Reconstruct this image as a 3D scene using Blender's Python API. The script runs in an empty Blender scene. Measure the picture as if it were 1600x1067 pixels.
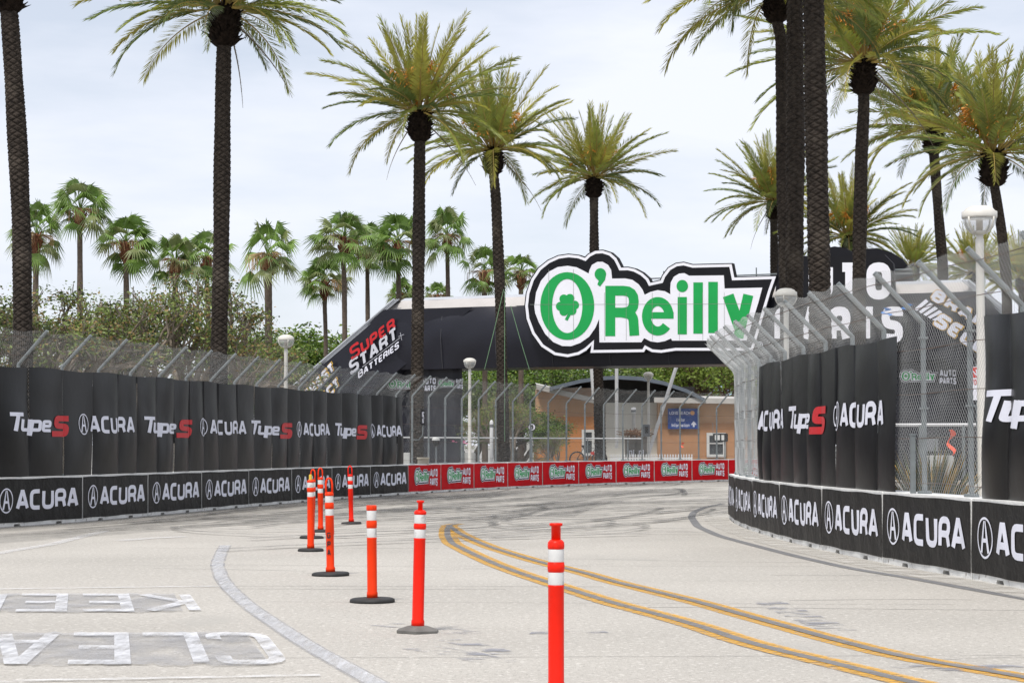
import bpy, math, random
import numpy as np
from mathutils import Vector, Matrix
from mathutils.geometry import delaunay_2d_cdt

# ------------------------------------------------------------------ camera, sky, sun, exposure
sc = bpy.context.scene
COL = sc.collection
FPX, CAMH = 3111.0, 1.66
HORIZON = 694.5
TH = math.atan((HORIZON - 533.5) / FPX)
cd = bpy.data.cameras.new('camera'); cam = bpy.data.objects.new('camera', cd); COL.objects.link(cam)
cam.location = (0, 0, CAMH); cam.rotation_euler = (math.pi / 2 + TH, 0, 0)
cd.sensor_width = 36; cd.lens = FPX / 1600 * 36; cd.clip_end = 6000; cd.clip_start = 0.1
sc.camera = cam
SUN_EL, SUN_AZ = math.radians(62), math.radians(205)     # azimuth: clockwise from +Y
w = bpy.data.worlds.new('World'); sc.world = w; w.use_nodes = True
nt = w.node_tree; N = nt.nodes; LK = nt.links
bg = N['Background']; bg.inputs['Strength'].default_value = 0.1
sky = N.new('ShaderNodeTexSky'); sky.sky_type = 'NISHITA'; sky.sun_disc = False
sky.sun_elevation = SUN_EL; sky.sun_rotation = SUN_AZ
tc = N.new('ShaderNodeTexCoord'); mp = N.new('ShaderNodeMapping'); mp.inputs['Scale'].default_value = (1.3, 1.3, 5.0)
mp.inputs['Rotation'].default_value = (0.2, 0.15, 0.4)
nz = N.new('ShaderNodeTexNoise'); nz.inputs['Scale'].default_value = 2.6; nz.inputs['Detail'].default_value = 6
nz.inputs['Roughness'].default_value = 0.55
rp = N.new('ShaderNodeValToRGB'); rp.color_ramp.elements[0].position = 0.33; rp.color_ramp.elements[1].position = 0.6
rp.color_ramp.elements[0].color = (0.58,) * 3 + (1,); rp.color_ramp.elements[1].color = (0.97,) * 3 + (1,)
mx = N.new('ShaderNodeMix'); mx.data_type = 'RGBA'
LK.new(tc.outputs['Generated'], mp.inputs['Vector']); LK.new(mp.outputs['Vector'], nz.inputs['Vector'])
LK.new(nz.outputs['Fac'], rp.inputs['Fac']); LK.new(rp.outputs['Color'], mx.inputs['Factor'])
LK.new(sky.outputs['Color'], mx.inputs['A']); mx.inputs['B'].default_value = (8.2, 8.5, 9.35, 1)
LK.new(mx.outputs['Result'], bg.inputs['Color'])
sd = bpy.data.lights.new('sun', 'SUN'); sd.energy = 3.0; sd.angle = math.radians(10); sd.color = (1, 0.95, 0.88)
sun = bpy.data.objects.new('sun', sd); COL.objects.link(sun)
_sv = Vector((math.sin(SUN_AZ) * math.cos(SUN_EL), math.cos(SUN_AZ) * math.cos(SUN_EL), math.sin(SUN_EL)))
sun.rotation_euler = (-_sv).to_track_quat('-Z', 'Y').to_euler(); sun.location = (0, -20, 60)
sc.view_settings.view_transform = 'Standard'; sc.view_settings.look = 'None'
sc.view_settings.exposure = 0.22; sc.view_settings.gamma = 1.0
sc.render.engine = 'CYCLES'
sc.cycles.transparent_max_bounces = 24; sc.cycles.max_bounces = 6

# ------------------------------------------------------------------ pixel helpers (measuring the photograph)
_ct, _st = math.cos(TH), math.sin(TH)
def ray(px, py):
    a, b = (px - 800) / FPX, (533.5 - py) / FPX
    return Vector((a, _ct - b * _st, _st + b * _ct))
def at(px, py, Y):
    r = ray(px, py); return Vector((0, 0, CAMH)) + r * (Y / r.y)
def ground(px, py, z=0.0):
    r = ray(px, py); return Vector((0, 0, CAMH)) + r * ((z - CAMH) / r.z)
def onplane(px, py, P, n):
    r = ray(px, py); O = Vector((0, 0, CAMH)); return O + r * ((P - O).dot(n) / r.dot(n))

# ------------------------------------------------------------------ materials
MATS = {}
def mat(name, col, rough=0.6, var=0.15, scale=3.0, metal=0.0, bump=0.0, bscale=None, spec=0.5, trans=0.0, detail=5):
    if name in MATS: return MATS[name]
    m = bpy.data.materials.new(name); m.use_nodes = True; n = m.node_tree.nodes; l = m.node_tree.links
    b = n['Principled BSDF']; b.inputs['Roughness'].default_value = rough; b.inputs['Metallic'].default_value = metal
    b.inputs['Specular IOR Level'].default_value = spec
    t = n.new('ShaderNodeTexCoord'); x = n.new('ShaderNodeTexNoise'); x.inputs['Scale'].default_value = scale
    x.inputs['Detail'].default_value = detail
    r = n.new('ShaderNodeValToRGB')
    r.color_ramp.elements[0].position = 0.3; r.color_ramp.elements[1].position = 0.7
    r.color_ramp.elements[0].color = tuple(max(0, c * (1 - var)) for c in col) + (1,)
    r.color_ramp.elements[1].color = tuple(min(1, c * (1 + var)) for c in col) + (1,)
    l.new(t.outputs['Object'], x.inputs['Vector']); l.new(x.outputs['Fac'], r.inputs['Fac'])
    l.new(r.outputs['Color'], b.inputs['Base Color'])
    if bump:
        y = n.new('ShaderNodeTexNoise'); y.inputs['Scale'].default_value = bscale or scale * 4; y.inputs['Detail'].default_value = 6
        bp = n.new('ShaderNodeBump'); bp.inputs['Strength'].default_value = bump; bp.inputs['Distance'].default_value = 0.05
        l.new(t.outputs['Object'], y.inputs['Vector']); l.new(y.outputs['Fac'], bp.inputs['Height']); l.new(bp.outputs['Normal'], b.inputs['Normal'])
    if trans:
        tr = n.new('ShaderNodeBsdfTranslucent'); ms = n.new('ShaderNodeMixShader'); ms.inputs['Fac'].default_value = trans
        l.new(r.outputs['Color'], tr.inputs['Color']); l.new(b.outputs['BSDF'], ms.inputs[1]); l.new(tr.outputs['BSDF'], ms.inputs[2])
        l.new(ms.outputs['Shader'], n['Material Output'].inputs['Surface'])
    m['nodes_ok'] = 1; MATS[name] = m; return m

def speckle(m, scale, lo, col, axis=(1, 1, 1)):
    """overlay of small specks or stains on a material made by mat()"""
    n = m.node_tree.nodes; l = m.node_tree.links; b = n['Principled BSDF']
    src = b.inputs['Base Color'].links[0].from_socket
    t = n.new('ShaderNodeTexCoord'); mp = n.new('ShaderNodeMapping'); mp.inputs['Scale'].default_value = axis
    x = n.new('ShaderNodeTexNoise'); x.inputs['Scale'].default_value = scale; x.inputs['Detail'].default_value = 4
    r = n.new('ShaderNodeValToRGB'); r.color_ramp.elements[0].position = lo; r.color_ramp.elements[1].position = min(1, lo + 0.12)
    k = n.new('ShaderNodeMix'); k.data_type = 'RGBA'; k.inputs['B'].default_value = tuple(col) + (1,)
    l.new(t.outputs['Object'], mp.inputs['Vector']); l.new(mp.outputs['Vector'], x.inputs['Vector']); l.new(x.outputs['Fac'], r.inputs['Fac'])
    l.new(r.outputs['Color'], k.inputs['Factor']); l.new(src, k.inputs['A']); l.new(k.outputs['Result'], b.inputs['Base Color'])
    return m

def worn(name, col, hold=0.5, scale=9.0, axis=(1, 1, 1), rough=0.8, soft=0.2, maxa=1.0, var=0.12):
    """paint or rubber that has worn off in places (see-through where worn)"""
    m = mat(name, col, rough, var=var, scale=scale * 0.5, spec=0.3); n = m.node_tree.nodes; l = m.node_tree.links; b = n['Principled BSDF']
    t = n.new('ShaderNodeTexCoord'); mp = n.new('ShaderNodeMapping'); mp.inputs['Scale'].default_value = axis
    x = n.new('ShaderNodeTexNoise'); x.inputs['Scale'].default_value = scale; x.inputs['Detail'].default_value = 8; x.inputs['Roughness'].default_value = 0.65
    r = n.new('ShaderNodeValToRGB'); r.color_ramp.elements[0].position = hold - soft / 2; r.color_ramp.elements[1].position = hold + soft / 2
    r.color_ramp.elements[0].color = (0, 0, 0, 1); r.color_ramp.elements[1].color = (maxa,) * 3 + (1,)
    l.new(t.outputs['Object'], mp.inputs['Vector']); l.new(mp.outputs['Vector'], x.inputs['Vector']); l.new(x.outputs['Fac'], r.inputs['Fac'])
    l.new(r.outputs['Color'], b.inputs['Alpha'])
    return m

M = dict(
    white_conc=speckle(speckle(mat('white painted concrete', (0.72, 0.72, 0.70), 0.7, 0.08, 6, bump=0.25, bscale=30), 7, 0.62, (0.35, 0.33, 0.30)), 22, 0.68, (0.10, 0.09, 0.08)),
    black_ban=speckle(mat('black printed vinyl', (0.0085, 0.008, 0.0075), 0.46, 0.3, 5, bump=0.35, bscale=7, spec=0.22), 38, 0.64, (0.09, 0.09, 0.09), (1, 1, 2.5)),
    red_ban=mat('red printed vinyl', (0.52, 0.002, 0.008), 0.55, 0.1, 4, bump=0.1, bscale=18, spec=0.12),
    drape=mat('black hanging vinyl', (0.0066, 0.0066, 0.0072), 0.30, 0.25, 1.2, bump=0.10, bscale=3, spec=0.28),
    letter=mat('white lettering', (0.74, 0.75, 0.84), 0.55, 0.04, 3),
    letter_red=mat('red lettering', (0.55, 0.012, 0.018), 0.5, 0.05, 3),
    letter_grey=mat('silver lettering', (0.55, 0.56, 0.62), 0.5, 0.1, 3),
    letter_gold=mat('gold lettering', (0.62, 0.38, 0.06), 0.5, 0.1, 3),
    sign_white=mat('white sign face', (0.80, 0.80, 0.86), 0.5, 0.03, 0.8),
    sign_green=mat('green sign face', (0.0, 0.33, 0.065), 0.5, 0.06, 0.8),
    sign_black=mat('black sign face', (0.010, 0.010, 0.013), 0.55, 0.15, 1, spec=0.18),
    fabric=mat('black stage fabric', (0.010, 0.010, 0.0175), 0.38, 0.2, 0.4, bump=0.35, bscale=0.9, spec=0.42),
    silver=mat('pale roof fabric', (0.46, 0.435, 0.42), 0.55, 0.10, 0.8, bump=0.3, bscale=2),
    silver2=mat('pale grey roof edge', (0.42, 0.44, 0.48), 0.5, 0.08, 0.8),
    galv=mat('galvanised steel', (0.19, 0.212, 0.218), 0.5, 0.15, 6, metal=0.25),
    wire=mat('galvanised wire', (0.40, 0.41, 0.405), 0.5, 0.15, 3, metal=0.2),
    cable=mat('rusty cable', (0.12, 0.08, 0.06), 0.7, 0.4, 4),
    orange=speckle(mat('orange plastic', (0.80, 0.040, 0.002), 0.42, 0.06, 5, bump=0.05, bscale=20, spec=0.22), 7, 0.60, (0.20, 0.035, 0.018), (1, 1, .5)),
    redor=speckle(mat('red orange plastic', (0.80, 0.015, 0.003), 0.40, 0.05, 5, bump=0.05, bscale=20, spec=0.22), 7, 0.61, (0.25, 0.025, 0.015), (1, 1, .5)),
    reflect=speckle(mat('white reflective tape', (0.66, 0.66, 0.65), 0.45, 0.08, 12), 12, 0.53, (0.44, 0.43, 0.42)),
    rubber=mat('black rubber', (0.022, 0.022, 0.022), 0.7, 0.3, 8),
    rubber_grey=mat('dusty grey rubber', (0.14, 0.135, 0.125), 0.8, 0.25, 8),
    lamp_white=mat('cream painted metal', (0.62, 0.60, 0.55), 0.45, 0.06, 5),
    lamp_amber=mat('lamp holder', (0.50, 0.40, 0.28), 0.5, 0.1, 5),
    trunk=speckle(mat('date palm bark', (0.038, 0.030, 0.024), 0.85, 0.5, 9, bump=0.4, bscale=30, spec=0.2), 1.1, 0.55, (0.085, 0.070, 0.056), (1, 1, .5)),
    boots=mat('date palm boots', (0.016, 0.011, 0.008), 0.9, 0.6, 7, bump=0.4, bscale=20, spec=0.1),
    frond=mat('date palm leaflets', (0.255, 0.290, 0.056), 0.42, 0.45, 0.9, trans=0.22),
    frond_yellow=mat('yellow green palm leaflets', (0.36, 0.345, 0.062), 0.42, 0.35, 0.9, trans=0.25),
    frond_dark=mat('dark green palm leaflets', (0.125, 0.168, 0.040), 0.42, 0.4, 0.9, trans=0.15),
    rachis=mat('date palm rachis', (0.30, 0.22, 0.06), 0.5, 0.25, 2),
    dead=mat('dead palm frond', (0.16, 0.13, 0.09), 0.7, 0.3, 3),
    fruit=mat('orange flower stalk', (0.55, 0.22, 0.025), 0.6, 0.25, 5),
    fan=mat('fan palm leaf', (0.165, 0.270, 0.055), 0.42, 0.45, 1.0, trans=0.28),
    fanlight=mat('fan palm pale leaf', (0.22, 0.26, 0.10), 0.45, 0.3, 1.0, trans=0.28),
    fantrunk=mat('fan palm bark', (0.12, 0.090, 0.068), 0.85, 0.3, 8, bump=0.3, bscale=20),
    fanboot=mat('fan palm boots', (0.17, 0.066, 0.028), 0.8, 0.4, 8),
    tan=mat('tan seed strands', (0.42, 0.28, 0.14), 0.7, 0.3, 5),
    leaf_olive=mat('olive leaves', (0.185, 0.245, 0.060), 0.55, 0.45, 0.7, trans=0.25),
    leaf_rust=mat('rusty leaves', (0.30, 0.20, 0.075), 0.6, 0.4, 0.7, trans=0.25),
    leaf_green=mat('fresh green leaves', (0.115, 0.20, 0.03), 0.5, 0.45, 0.6, trans=0.3),
    leaf_deep=mat('deep green leaves', (0.055, 0.082, 0.022), 0.5, 0.4, 0.7, trans=0.15),
    leaf_lime=mat('lime leaves', (0.20, 0.27, 0.04), 0.5, 0.35, 0.6, trans=0.3),
    bark=mat('grey brown bark', (0.13, 0.105, 0.082), 0.85, 0.3, 5, bump=0.3, bscale=20),
    bark_pale=mat('pale brown twigs', (0.20, 0.165, 0.13), 0.85, 0.3, 5),
    bark_dark=mat('dark twisted bark', (0.10, 0.062, 0.040), 0.85, 0.3, 5),
    blade=mat('grass tree blades', (0.32, 0.20, 0.03), 0.55, 0.5, 5, trans=0.15),
    blade2=mat('grass tree green blades', (0.05, 0.065, 0.018), 0.55, 0.4, 5, trans=0.15),
    orange_wall=mat('orange stucco', (0.57, 0.345, 0.20), 0.85, 0.08, 1.0, bump=0.1, bscale=30),
    orange_dark=mat('deep orange stucco', (0.54, 0.215, 0.06), 0.85, 0.08, 1.0, bump=0.1, bscale=30),
    orange_mid=mat('brown orange stucco', (0.46, 0.235, 0.115), 0.85, 0.08, 1.0, bump=0.1, bscale=30),
    cream=mat('cream wall', (0.74, 0.73, 0.66), 0.8, 0.06, 1.0),
    roofgrey=mat('grey blue roof edge', (0.13, 0.155, 0.19), 0.5, 0.1, 2),
    rooflight=mat('pale roof trim', (0.50, 0.48, 0.45), 0.6, 0.08, 2),
    darkroom=mat('dark gable panelling', (0.020, 0.018, 0.017), 0.6, 0.3, 3),
    glass=mat('window glass', (0.05, 0.055, 0.06), 0.12, 0.2, 2, spec=0.6),
    frame=mat('window frame white', (0.62, 0.62, 0.60), 0.5, 0.05, 4),
    pole_white=mat('white steel pole', (0.66, 0.66, 0.66), 0.45, 0.06, 4),
    blue=mat('blue sign panel', (0.006, 0.052, 0.27), 0.4, 0.08, 2),
    sunorange=mat('orange sun emblem', (0.70, 0.33, 0.12), 0.5, 0.1, 2),
    black=mat('black plastic', (0.012, 0.012, 0.013), 0.4, 0.2, 6),
    grey_box=mat('grey enclosure', (0.16, 0.17, 0.18), 0.5, 0.1, 6),
    beige=mat('beige housing', (0.42, 0.38, 0.31), 0.6, 0.08, 6),
    bin=mat('weathered grey bin', (0.14, 0.13, 0.12), 0.7, 0.3, 5),
    brown=mat('brown clutter', (0.20, 0.11, 0.06), 0.8, 0.4, 6),
    red_part=mat('red paint', (0.55, 0.03, 0.02), 0.4, 0.05, 6),
    ribbon=mat('orange ribbon', (0.85, 0.12, 0.06), 0.6, 0.05, 6),
    pink=mat('pink ribbon', (0.80, 0.22, 0.38), 0.6, 0.05, 6),
    tape_blue=mat('blue tape', (0.02, 0.22, 0.62), 0.5, 0.05, 6),
    tent=mat('blue canopy', (0.30, 0.42, 0.60), 0.7, 0.08, 2),
    teal=mat('teal panel', (0.0, 0.35, 0.33), 0.5, 0.05, 2),
    office=mat('beige office wall', (0.36, 0.33, 0.27), 0.8, 0.06, 0.5),
    block=mat('grey concrete block', (0.45, 0.45, 0.43), 0.8, 0.12, 4),
    sticker=mat('yellow tape', (0.70, 0.48, 0.05), 0.5, 0.1, 6),
)
def clearglass():
    m = mat('clear lamp glass', (0.72, 0.74, 0.74), 0.08, 0.05, 4); n = m.node_tree.nodes
    n['Principled BSDF'].inputs['Alpha'].default_value = 0.38; return m
M['lampglass'] = clearglass()

# ------------------------------------------------------------------ mesh helpers
class MB:
    def __init__(s): s.v = []; s.f = []; s.m = []
    def add(s, vs, fs, mi=0):
        o = len(s.v); s.v += [tuple(v) for v in vs]; s.f += [tuple(i + o for i in f) for f in fs]; s.m += [mi] * len(fs)
    def box(s, c, d, mi=0, rz=0.0, taper=1.0):
        cx, cy, cz = c; hx, hy, hz = d[0] / 2, d[1] / 2, d[2] / 2; vs = []
        for z, k in ((-hz, 1), (hz, taper)):
            for x, y in ((-hx, -hy), (hx, -hy), (hx, hy), (-hx, hy)):
                x, y = x * k, y * k
                vs.append((cx + x * math.cos(rz) - y * math.sin(rz), cy + x * math.sin(rz) + y * math.cos(rz), cz + z))
        s.add(vs, [(3, 2, 1, 0), (4, 5, 6, 7), (0, 1, 5, 4), (1, 2, 6, 5), (2, 3, 7, 6), (3, 0, 4, 7)], mi)
    def tube(s, pts, rad, seg=8, mi=0, cap=True):
        pts = [Vector(p) for p in pts]; n = len(pts)
        rs = rad if hasattr(rad, '__len__') else [rad] * n
        t0 = (pts[1] - pts[0]).normalized(); u = t0.orthogonal().normalized(); vs = []
        for i, p in enumerate(pts):
            t = (pts[min(i + 1, n - 1)] - pts[max(i - 1, 0)]).normalized()
            u = (u - t * u.dot(t)).normalized(); v = t.cross(u)
            for k in range(seg):
                a = 2 * math.pi * k / seg; vs.append(p + (u * math.cos(a) + v * math.sin(a)) * rs[i])
        fs = [(i * seg + k, i * seg + (k + 1) % seg, (i + 1) * seg + (k + 1) % seg, (i + 1) * seg + k) for i in range(n - 1) for k in range(seg)]
        if cap: fs += [tuple(range(seg))[::-1], tuple((n - 1) * seg + k for k in range(seg))]
        s.add(vs, fs, mi)
    def lathe(s, prof, seg=20, c=(0, 0, 0), mi=0):
        vs = []; n = len(prof)
        for r, z in prof:
            for k in range(seg):
                a = 2 * math.pi * k / seg; vs.append((c[0] + r * math.cos(a), c[1] + r * math.sin(a), c[2] + z))
        fs = [(i * seg + k, i * seg + (k + 1) % seg, (i + 1) * seg + (k + 1) % seg, (i + 1) * seg + k) for i in range(n - 1) for k in range(seg)]
        if prof[0][0] > 1e-4: fs.append(tuple(range(seg))[::-1])
        if prof[-1][0] > 1e-4: fs.append(tuple((n - 1) * seg + k for k in range(seg)))
        s.add(vs, fs, mi)
    def grid(s, P, mi=0):
        n, k = len(P), len(P[0]); vs = [p for row in P for p in row]
        s.add(vs, [(i * k + j, (i + 1) * k + j, (i + 1) * k + j + 1, i * k + j + 1) for i in range(n - 1) for j in range(k - 1)], mi)
    def mesh(s, name, mats, smooth=False):
        me = bpy.data.meshes.new(name); me.from_pydata(s.v, [], s.f)
        for m in (mats if isinstance(mats, (list, tuple)) else [mats]): me.materials.append(m)
        me.polygons.foreach_set('material_index', s.m)
        if smooth: me.polygons.foreach_set('use_smooth', [True] * len(s.f))
        me.update(); return me
    def build(s, name, mats, parent=None, smooth=False, auto=None):
        return link(name, s.mesh(name, mats, smooth), parent)
def link(name, me, parent=None, loc=None):
    o = bpy.data.objects.new(name, me); COL.objects.link(o)
    if parent is not None: o.parent = parent
    if loc is not None: o.location = loc
    return o
def tag(o, label, cat, group=None, kind=None):
    if len(label.split()) > 16: print('LONG', label)
    o['label'] = label; o['category'] = cat
    if group: o['group'] = group
    if kind: o['kind'] = kind
    return o
def thing(name, loc, label, cat, group=None, rz=0.0, scale=1.0):
    o = bpy.data.objects.new(name, None); COL.objects.link(o); o.empty_display_size = 0.2
    o.location = loc; o.rotation_euler = (0, 0, rz); o.scale = (scale,) * 3
    return tag(o, label, cat, group)
def structure(o): o['kind'] = 'structure'; return o

# ------------------------------------------------------------------ 2D shapes and lettering
def rounded(pts, r, closed=False):
    if r <= 0: return list(pts)
    out = []; n = len(pts)
    for i, p in enumerate(pts):
        if not closed and i in (0, n - 1): out.append(p); continue
        a, b, c = Vector(pts[i - 1]), Vector(p), Vector(pts[(i + 1) % n])
        la, lc = (a - b).length, (c - b).length
        if la < 1e-6 or lc < 1e-6: continue
        k = min(r, la * 0.48, lc * 0.48); q0 = b + (a - b) / la * k; q1 = b + (c - b) / lc * k
        for t in (0, 0.25, 0.5, 0.75, 1):
            q = q0 * (1 - t) ** 2 + b * 2 * t * (1 - t) + q1 * t * t; out.append((q.x, q.y))
    return out
def stroke(pts, t, closed=False):
    P = [Vector(p) for p in pts]; Q = [P[0]]
    for p in P[1:]:
        if (p - Q[-1]).length > 1e-6: Q.append(p)
    if closed and (Q[0] - Q[-1]).length < 1e-6: Q.pop()
    n = len(Q); L = []; R = []
    for i in range(n):
        d0 = (Q[i] - Q[i - 1]).normalized() if (closed or i > 0) else None
        d1 = (Q[(i + 1) % n] - Q[i]).normalized() if (closed or i < n - 1) else None
        d0 = d0 or d1; d1 = d1 or d0
        n0, n1 = Vector((-d0.y, d0.x)), Vector((-d1.y, d1.x)); m = n0 + n1
        m = m / max(m.length_squared / 2, 0.35) if m.length > 1e-6 else n0
        L.append(Q[i] + m * t / 2); R.append(Q[i] - m * t / 2)
    out = []
    for i in range(n if closed else n - 1):
        j = (i + 1) % n; out.append([tuple(L[i]), tuple(R[i]), tuple(R[j]), tuple(L[j])])
    return out
def ell(cx, cy, rx, ry, n=40, a0=0, a1=360):
    return [(cx + rx * math.cos(math.radians(a0 + (a1 - a0) * i / n)), cy + ry * math.sin(math.radians(a0 + (a1 - a0) * i / n))) for i in range(n + (0 if a1 - a0 == 360 else 1))]
def ring(cx, cy, rx, ry, ix, iy, n=44):
    a, b = ell(cx, cy, rx, ry, n), ell(cx, cy, ix, iy, n)
    return [[a[i], a[(i + 1) % n], b[(i + 1) % n], b[i]] for i in range(n)]
GL = {  # unit-box centre lines: (width, [(points, closed)])
    'A': (1.0, [([(0, 0), (.42, 1), (.58, 1), (1, 0)], 0), ([(.17, .3), (.83, .3)], 0)]),
    'B': (.9, [([(0, 0), (0, 1), (.92, 1), (.92, .54), (0, .54)], 0), ([(.5, .54), (1, .54), (1, 0), (0, 0)], 0)]),
    'C': (.9, [([(1, .8), (1, 1), (0, 1), (0, 0), (1, 0), (1, .2)], 0)]),
    'c': (.9, [([(1, 1), (0, 1), (0, 0), (1, 0)], 0)]),
    'D': (.9, [([(0, 0), (0, 1), (1, 1), (1, 0)], 1)]),
    'E': (.8, [([(1, 1), (0, 1), (0, 0), (1, 0)], 0), ([(0, .5), (.85, .5)], 0)]),
    'G': (.95, [([(1, .8), (1, 1), (0, 1), (0, 0), (1, 0), (1, .48), (.6, .48)], 0)]),
    'H': (.9, [([(0, 0), (0, 1)], 0), ([(1, 0), (1, 1)], 0), ([(0, .5), (1, .5)], 0)]),
    'I': (.1, [([(.5, 0), (.5, 1)], 0)]),
    'K': (.9, [([(0, 0), (0, 1)], 0), ([(1, 1), (.1, .5), (1, 0)], 0)]),
    'L': (.8, [([(0, 1), (0, 0), (1, 0)], 0)]),
    'M': (1.15, [([(0, 0), (0, 1), (.5, .25), (1, 1), (1, 0)], 0)]),
    'N': (.95, [([(0, 0), (0, 1), (1, 0), (1, 1)], 0)]),
    'O': (.95, [([(0, 0), (0, 1), (1, 1), (1, 0)], 1)]),
    'P': (.88, [([(0, 0), (0, 1), (1, 1), (1, .44), (0, .44)], 0)]),
    'R': (.92, [([(0, 0), (0, 1), (1, 1), (1, .46), (0, .46)], 0), ([(.5, .46), (.82, .44), (1, 0)], 0)]),
    'S': (.88, [([(1, .82), (1, 1), (0, 1), (0, .52), (1, .48), (1, 0), (0, 0), (0, .18)], 0)]),
    'T': (.9, [([(0, 1), (1, 1)], 0), ([(.5, 1), (.5, 0)], 0)]),
    'U': (.95, [([(0, 1), (0, 0), (1, 0), (1, 1)], 0)]),
    'V': (.95, [([(0, 1), (.5, 0), (1, 1)], 0)]),
    'Y': (.95, [([(0, 1), (.5, .5), (1, 1)], 0), ([(.5, .5), (.5, 0)], 0)]),
    'a': (.7, [([(0, .62), (.9, .62), (.9, 0), (0, 0), (0, .34), (.9, .34)], 0)]),
    'f': (.4, [([(1, 1), (.4, 1), (.4, 0)], 0), ([(0, .62), (1, .62)], 0)]),
    'i': (.1, [([(.5, 0), (.5, .62)], 0), ([(.5, .84), (.5, 1)], 0)]),
    'm': (.95, [([(0, 0), (0, .62), (1, .62), (1, 0)], 0), ([(.5, .62), (.5, 0)], 0)]),
    'n': (.65, [([(0, 0), (0, .62), (1, .62), (1, 0)], 0)]),
    'o': (.7, [([(0, 0), (0, .62), (1, .62), (1, 0)], 1)]),
    'r': (.45, [([(0, 0), (0, .62), (1, .62)], 0)]),
    's': (.62, [([(1, .62), (0, .62), (0, .32), (1, .3), (1, 0), (0, 0)], 0)]),
    't': (.4, [([(.4, 1), (.4, 0), (1, 0)], 0), ([(0, .62), (1, .62)], 0)]),
}
def text(s, W=None, h=1.0, t=0.18, gap=0.22, wk=0.62, r=0.2, skew=0.0, big=None):
    """polygons of a word in a box W wide (stretched to fit) and h high, base line at y=0"""
    x = 0.0; P = []
    for i, ch in enumerate(s):
        if ch == ' ': x += 0.35; continue
        gw, strokes = GL[ch]; k = big if (big and i == 0) else 1.0; gw = gw * wk * k + t if ch not in 'I i'.split() else t * 1.05
        for pts, cl in strokes:
            q = [(x + t / 2 + u * (gw - t), (t / 2 + v * (1 - t)) * k) for u, v in pts]
            if ch not in 'AKMNVY': q = rounded(q, r, cl)
            P += stroke(q, t, bool(cl))
        x += gw + gap * t / 0.18 * 0.5
    x -= gap * t / 0.18 * 0.5; sx = (W / x) if W else h
    return [[(a * sx + b * h * skew, b * h) for a, b in p] for p in P]
def moved(P, dx, dy): return [[(a + dx, b + dy) for a, b in p] for p in P]
_tc = {}
def tess(polys, cols=None):
    """union of overlapping polygons, triangulated; cols: extra vertical cut lines"""
    vs = []; fs = []; es = []; pp = []
    area = lambda p: sum(p[i - 1][0] * p[i][1] - p[i][0] * p[i - 1][1] for i in range(len(p))) / 2
    for p in polys:      # counter-clockwise pieces only; thin quads may cross themselves, so split them
        for q in ([(p[0], p[1], p[2]), (p[0], p[2], p[3])] if len(p) == 4 else [p]):
            a = area(q)
            if abs(a) > 1e-7: pp.append(q if a > 0 else q[::-1])
    for p in pp:
        o = len(vs); vs += [Vector((round(a, 6), round(b, 6))) for a, b in p]; fs.append(list(range(o, o + len(p))))
    if cols:
        ys = [v.y for v in vs]; y0, y1 = min(ys) - .01, max(ys) + .01
        for c in cols: o = len(vs); vs += [Vector((c, y0)), Vector((c, y1))]; es.append((o, o + 1))
    r = delaunay_2d_cdt(vs, es, fs, 0, 1e-5, True)
    V = [(v.x, v.y) for v in r[0]]; F = [tuple(f) for f, o in zip(r[2], r[5]) if o]
    used = sorted({i for f in F for i in f}); re = {i: k for k, i in enumerate(used)}
    return [V[i] for i in used], [tuple(re[i] for i in f) for f in F]
def flat(mb, polys, fn, mi=0, depth_fn=None, cols=None):
    V, F = tess(polys, cols); a = [fn(*v) for v in V]
    n0 = (Vector(a[F[0][1]]) - Vector(a[F[0][0]])).cross(Vector(a[F[0][2]]) - Vector(a[F[0][0]])) if F else None
    mb.add(a, F, mi)
    if depth_fn:
        cnt = {}
        for f in F:
            for i in range(3):
                e = (f[i], f[(i + 1) % 3]); cnt[e] = 1
        for (i, j) in list(cnt):
            if (j, i) not in cnt: mb.add([a[i], a[j], depth_fn(*V[j]), depth_fn(*V[i])], [(0, 1, 2, 3)], mi)

def emblem(cx, cy, s):
    """oval ring with a pair of callipers inside"""
    P = ring(0, 0, .25, .25, .222, .222, 36)
    for k in (1, -1):
        P.append([(k * -.030, .205), (k * -.004, .205), (k * -.048, -.05), (k * -.085, -.185), (k * -.14, -.17)])
    P.append([(-.055, -.055), (.055, -.055), (.045, -.005), (-.045, -.005)])
    return [[(cx + a * s, cy + b * s) for a, b in p] for p in P]
def acura(x0, x1, zc, hh):
    """oval emblem and the word, between x0 and x1"""
    W = x1 - x0; ew = W * 0.165; P = [[(x0 + ew / 2 + a * ew / .5, zc + b * hh * 1.2 / .5) for a, b in p] for p in emblem(0, 0, 1)]
    return P + moved(text('AcURA', W * 0.80, hh, 0.205, 0.13, 0.62, 0.24), x0 + W * 0.20, zc - hh / 2)
def type_s(x0, x1, z0, hh):
    f = lambda L: [((a - 65) / 545 * (x1 - x0) + x0, (195 - b) / 148 * hh + z0) for a, b in L]
    def st(L, t, r=0):  # stroke in photo units, then mapped
        return [f(q) for q in stroke(rounded(L, r), t)]
    Wt = st([(70, 60), (183, 60)], 30) + st([(137, 60), (107, 192)], 32)
    Wt += st([(176, 98), (162, 182), (226, 182)], 27, 12) + st([(243, 98), (221, 226)], 27)
    Wt += st([(268, 100), (244, 228)], 27) + st([(262, 114), (328, 114), (317, 182), (250, 182)], 27, 14)
    Wt += st([(412, 186), (345, 186), (357, 114), (415, 114), (408, 150), (352, 150)], 25, 12)
    Rd = st([(607, 85), (484, 85), (472, 146), (586, 150), (573, 212), (424, 212)], 46, 22)
    return Wt, Rd

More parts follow.
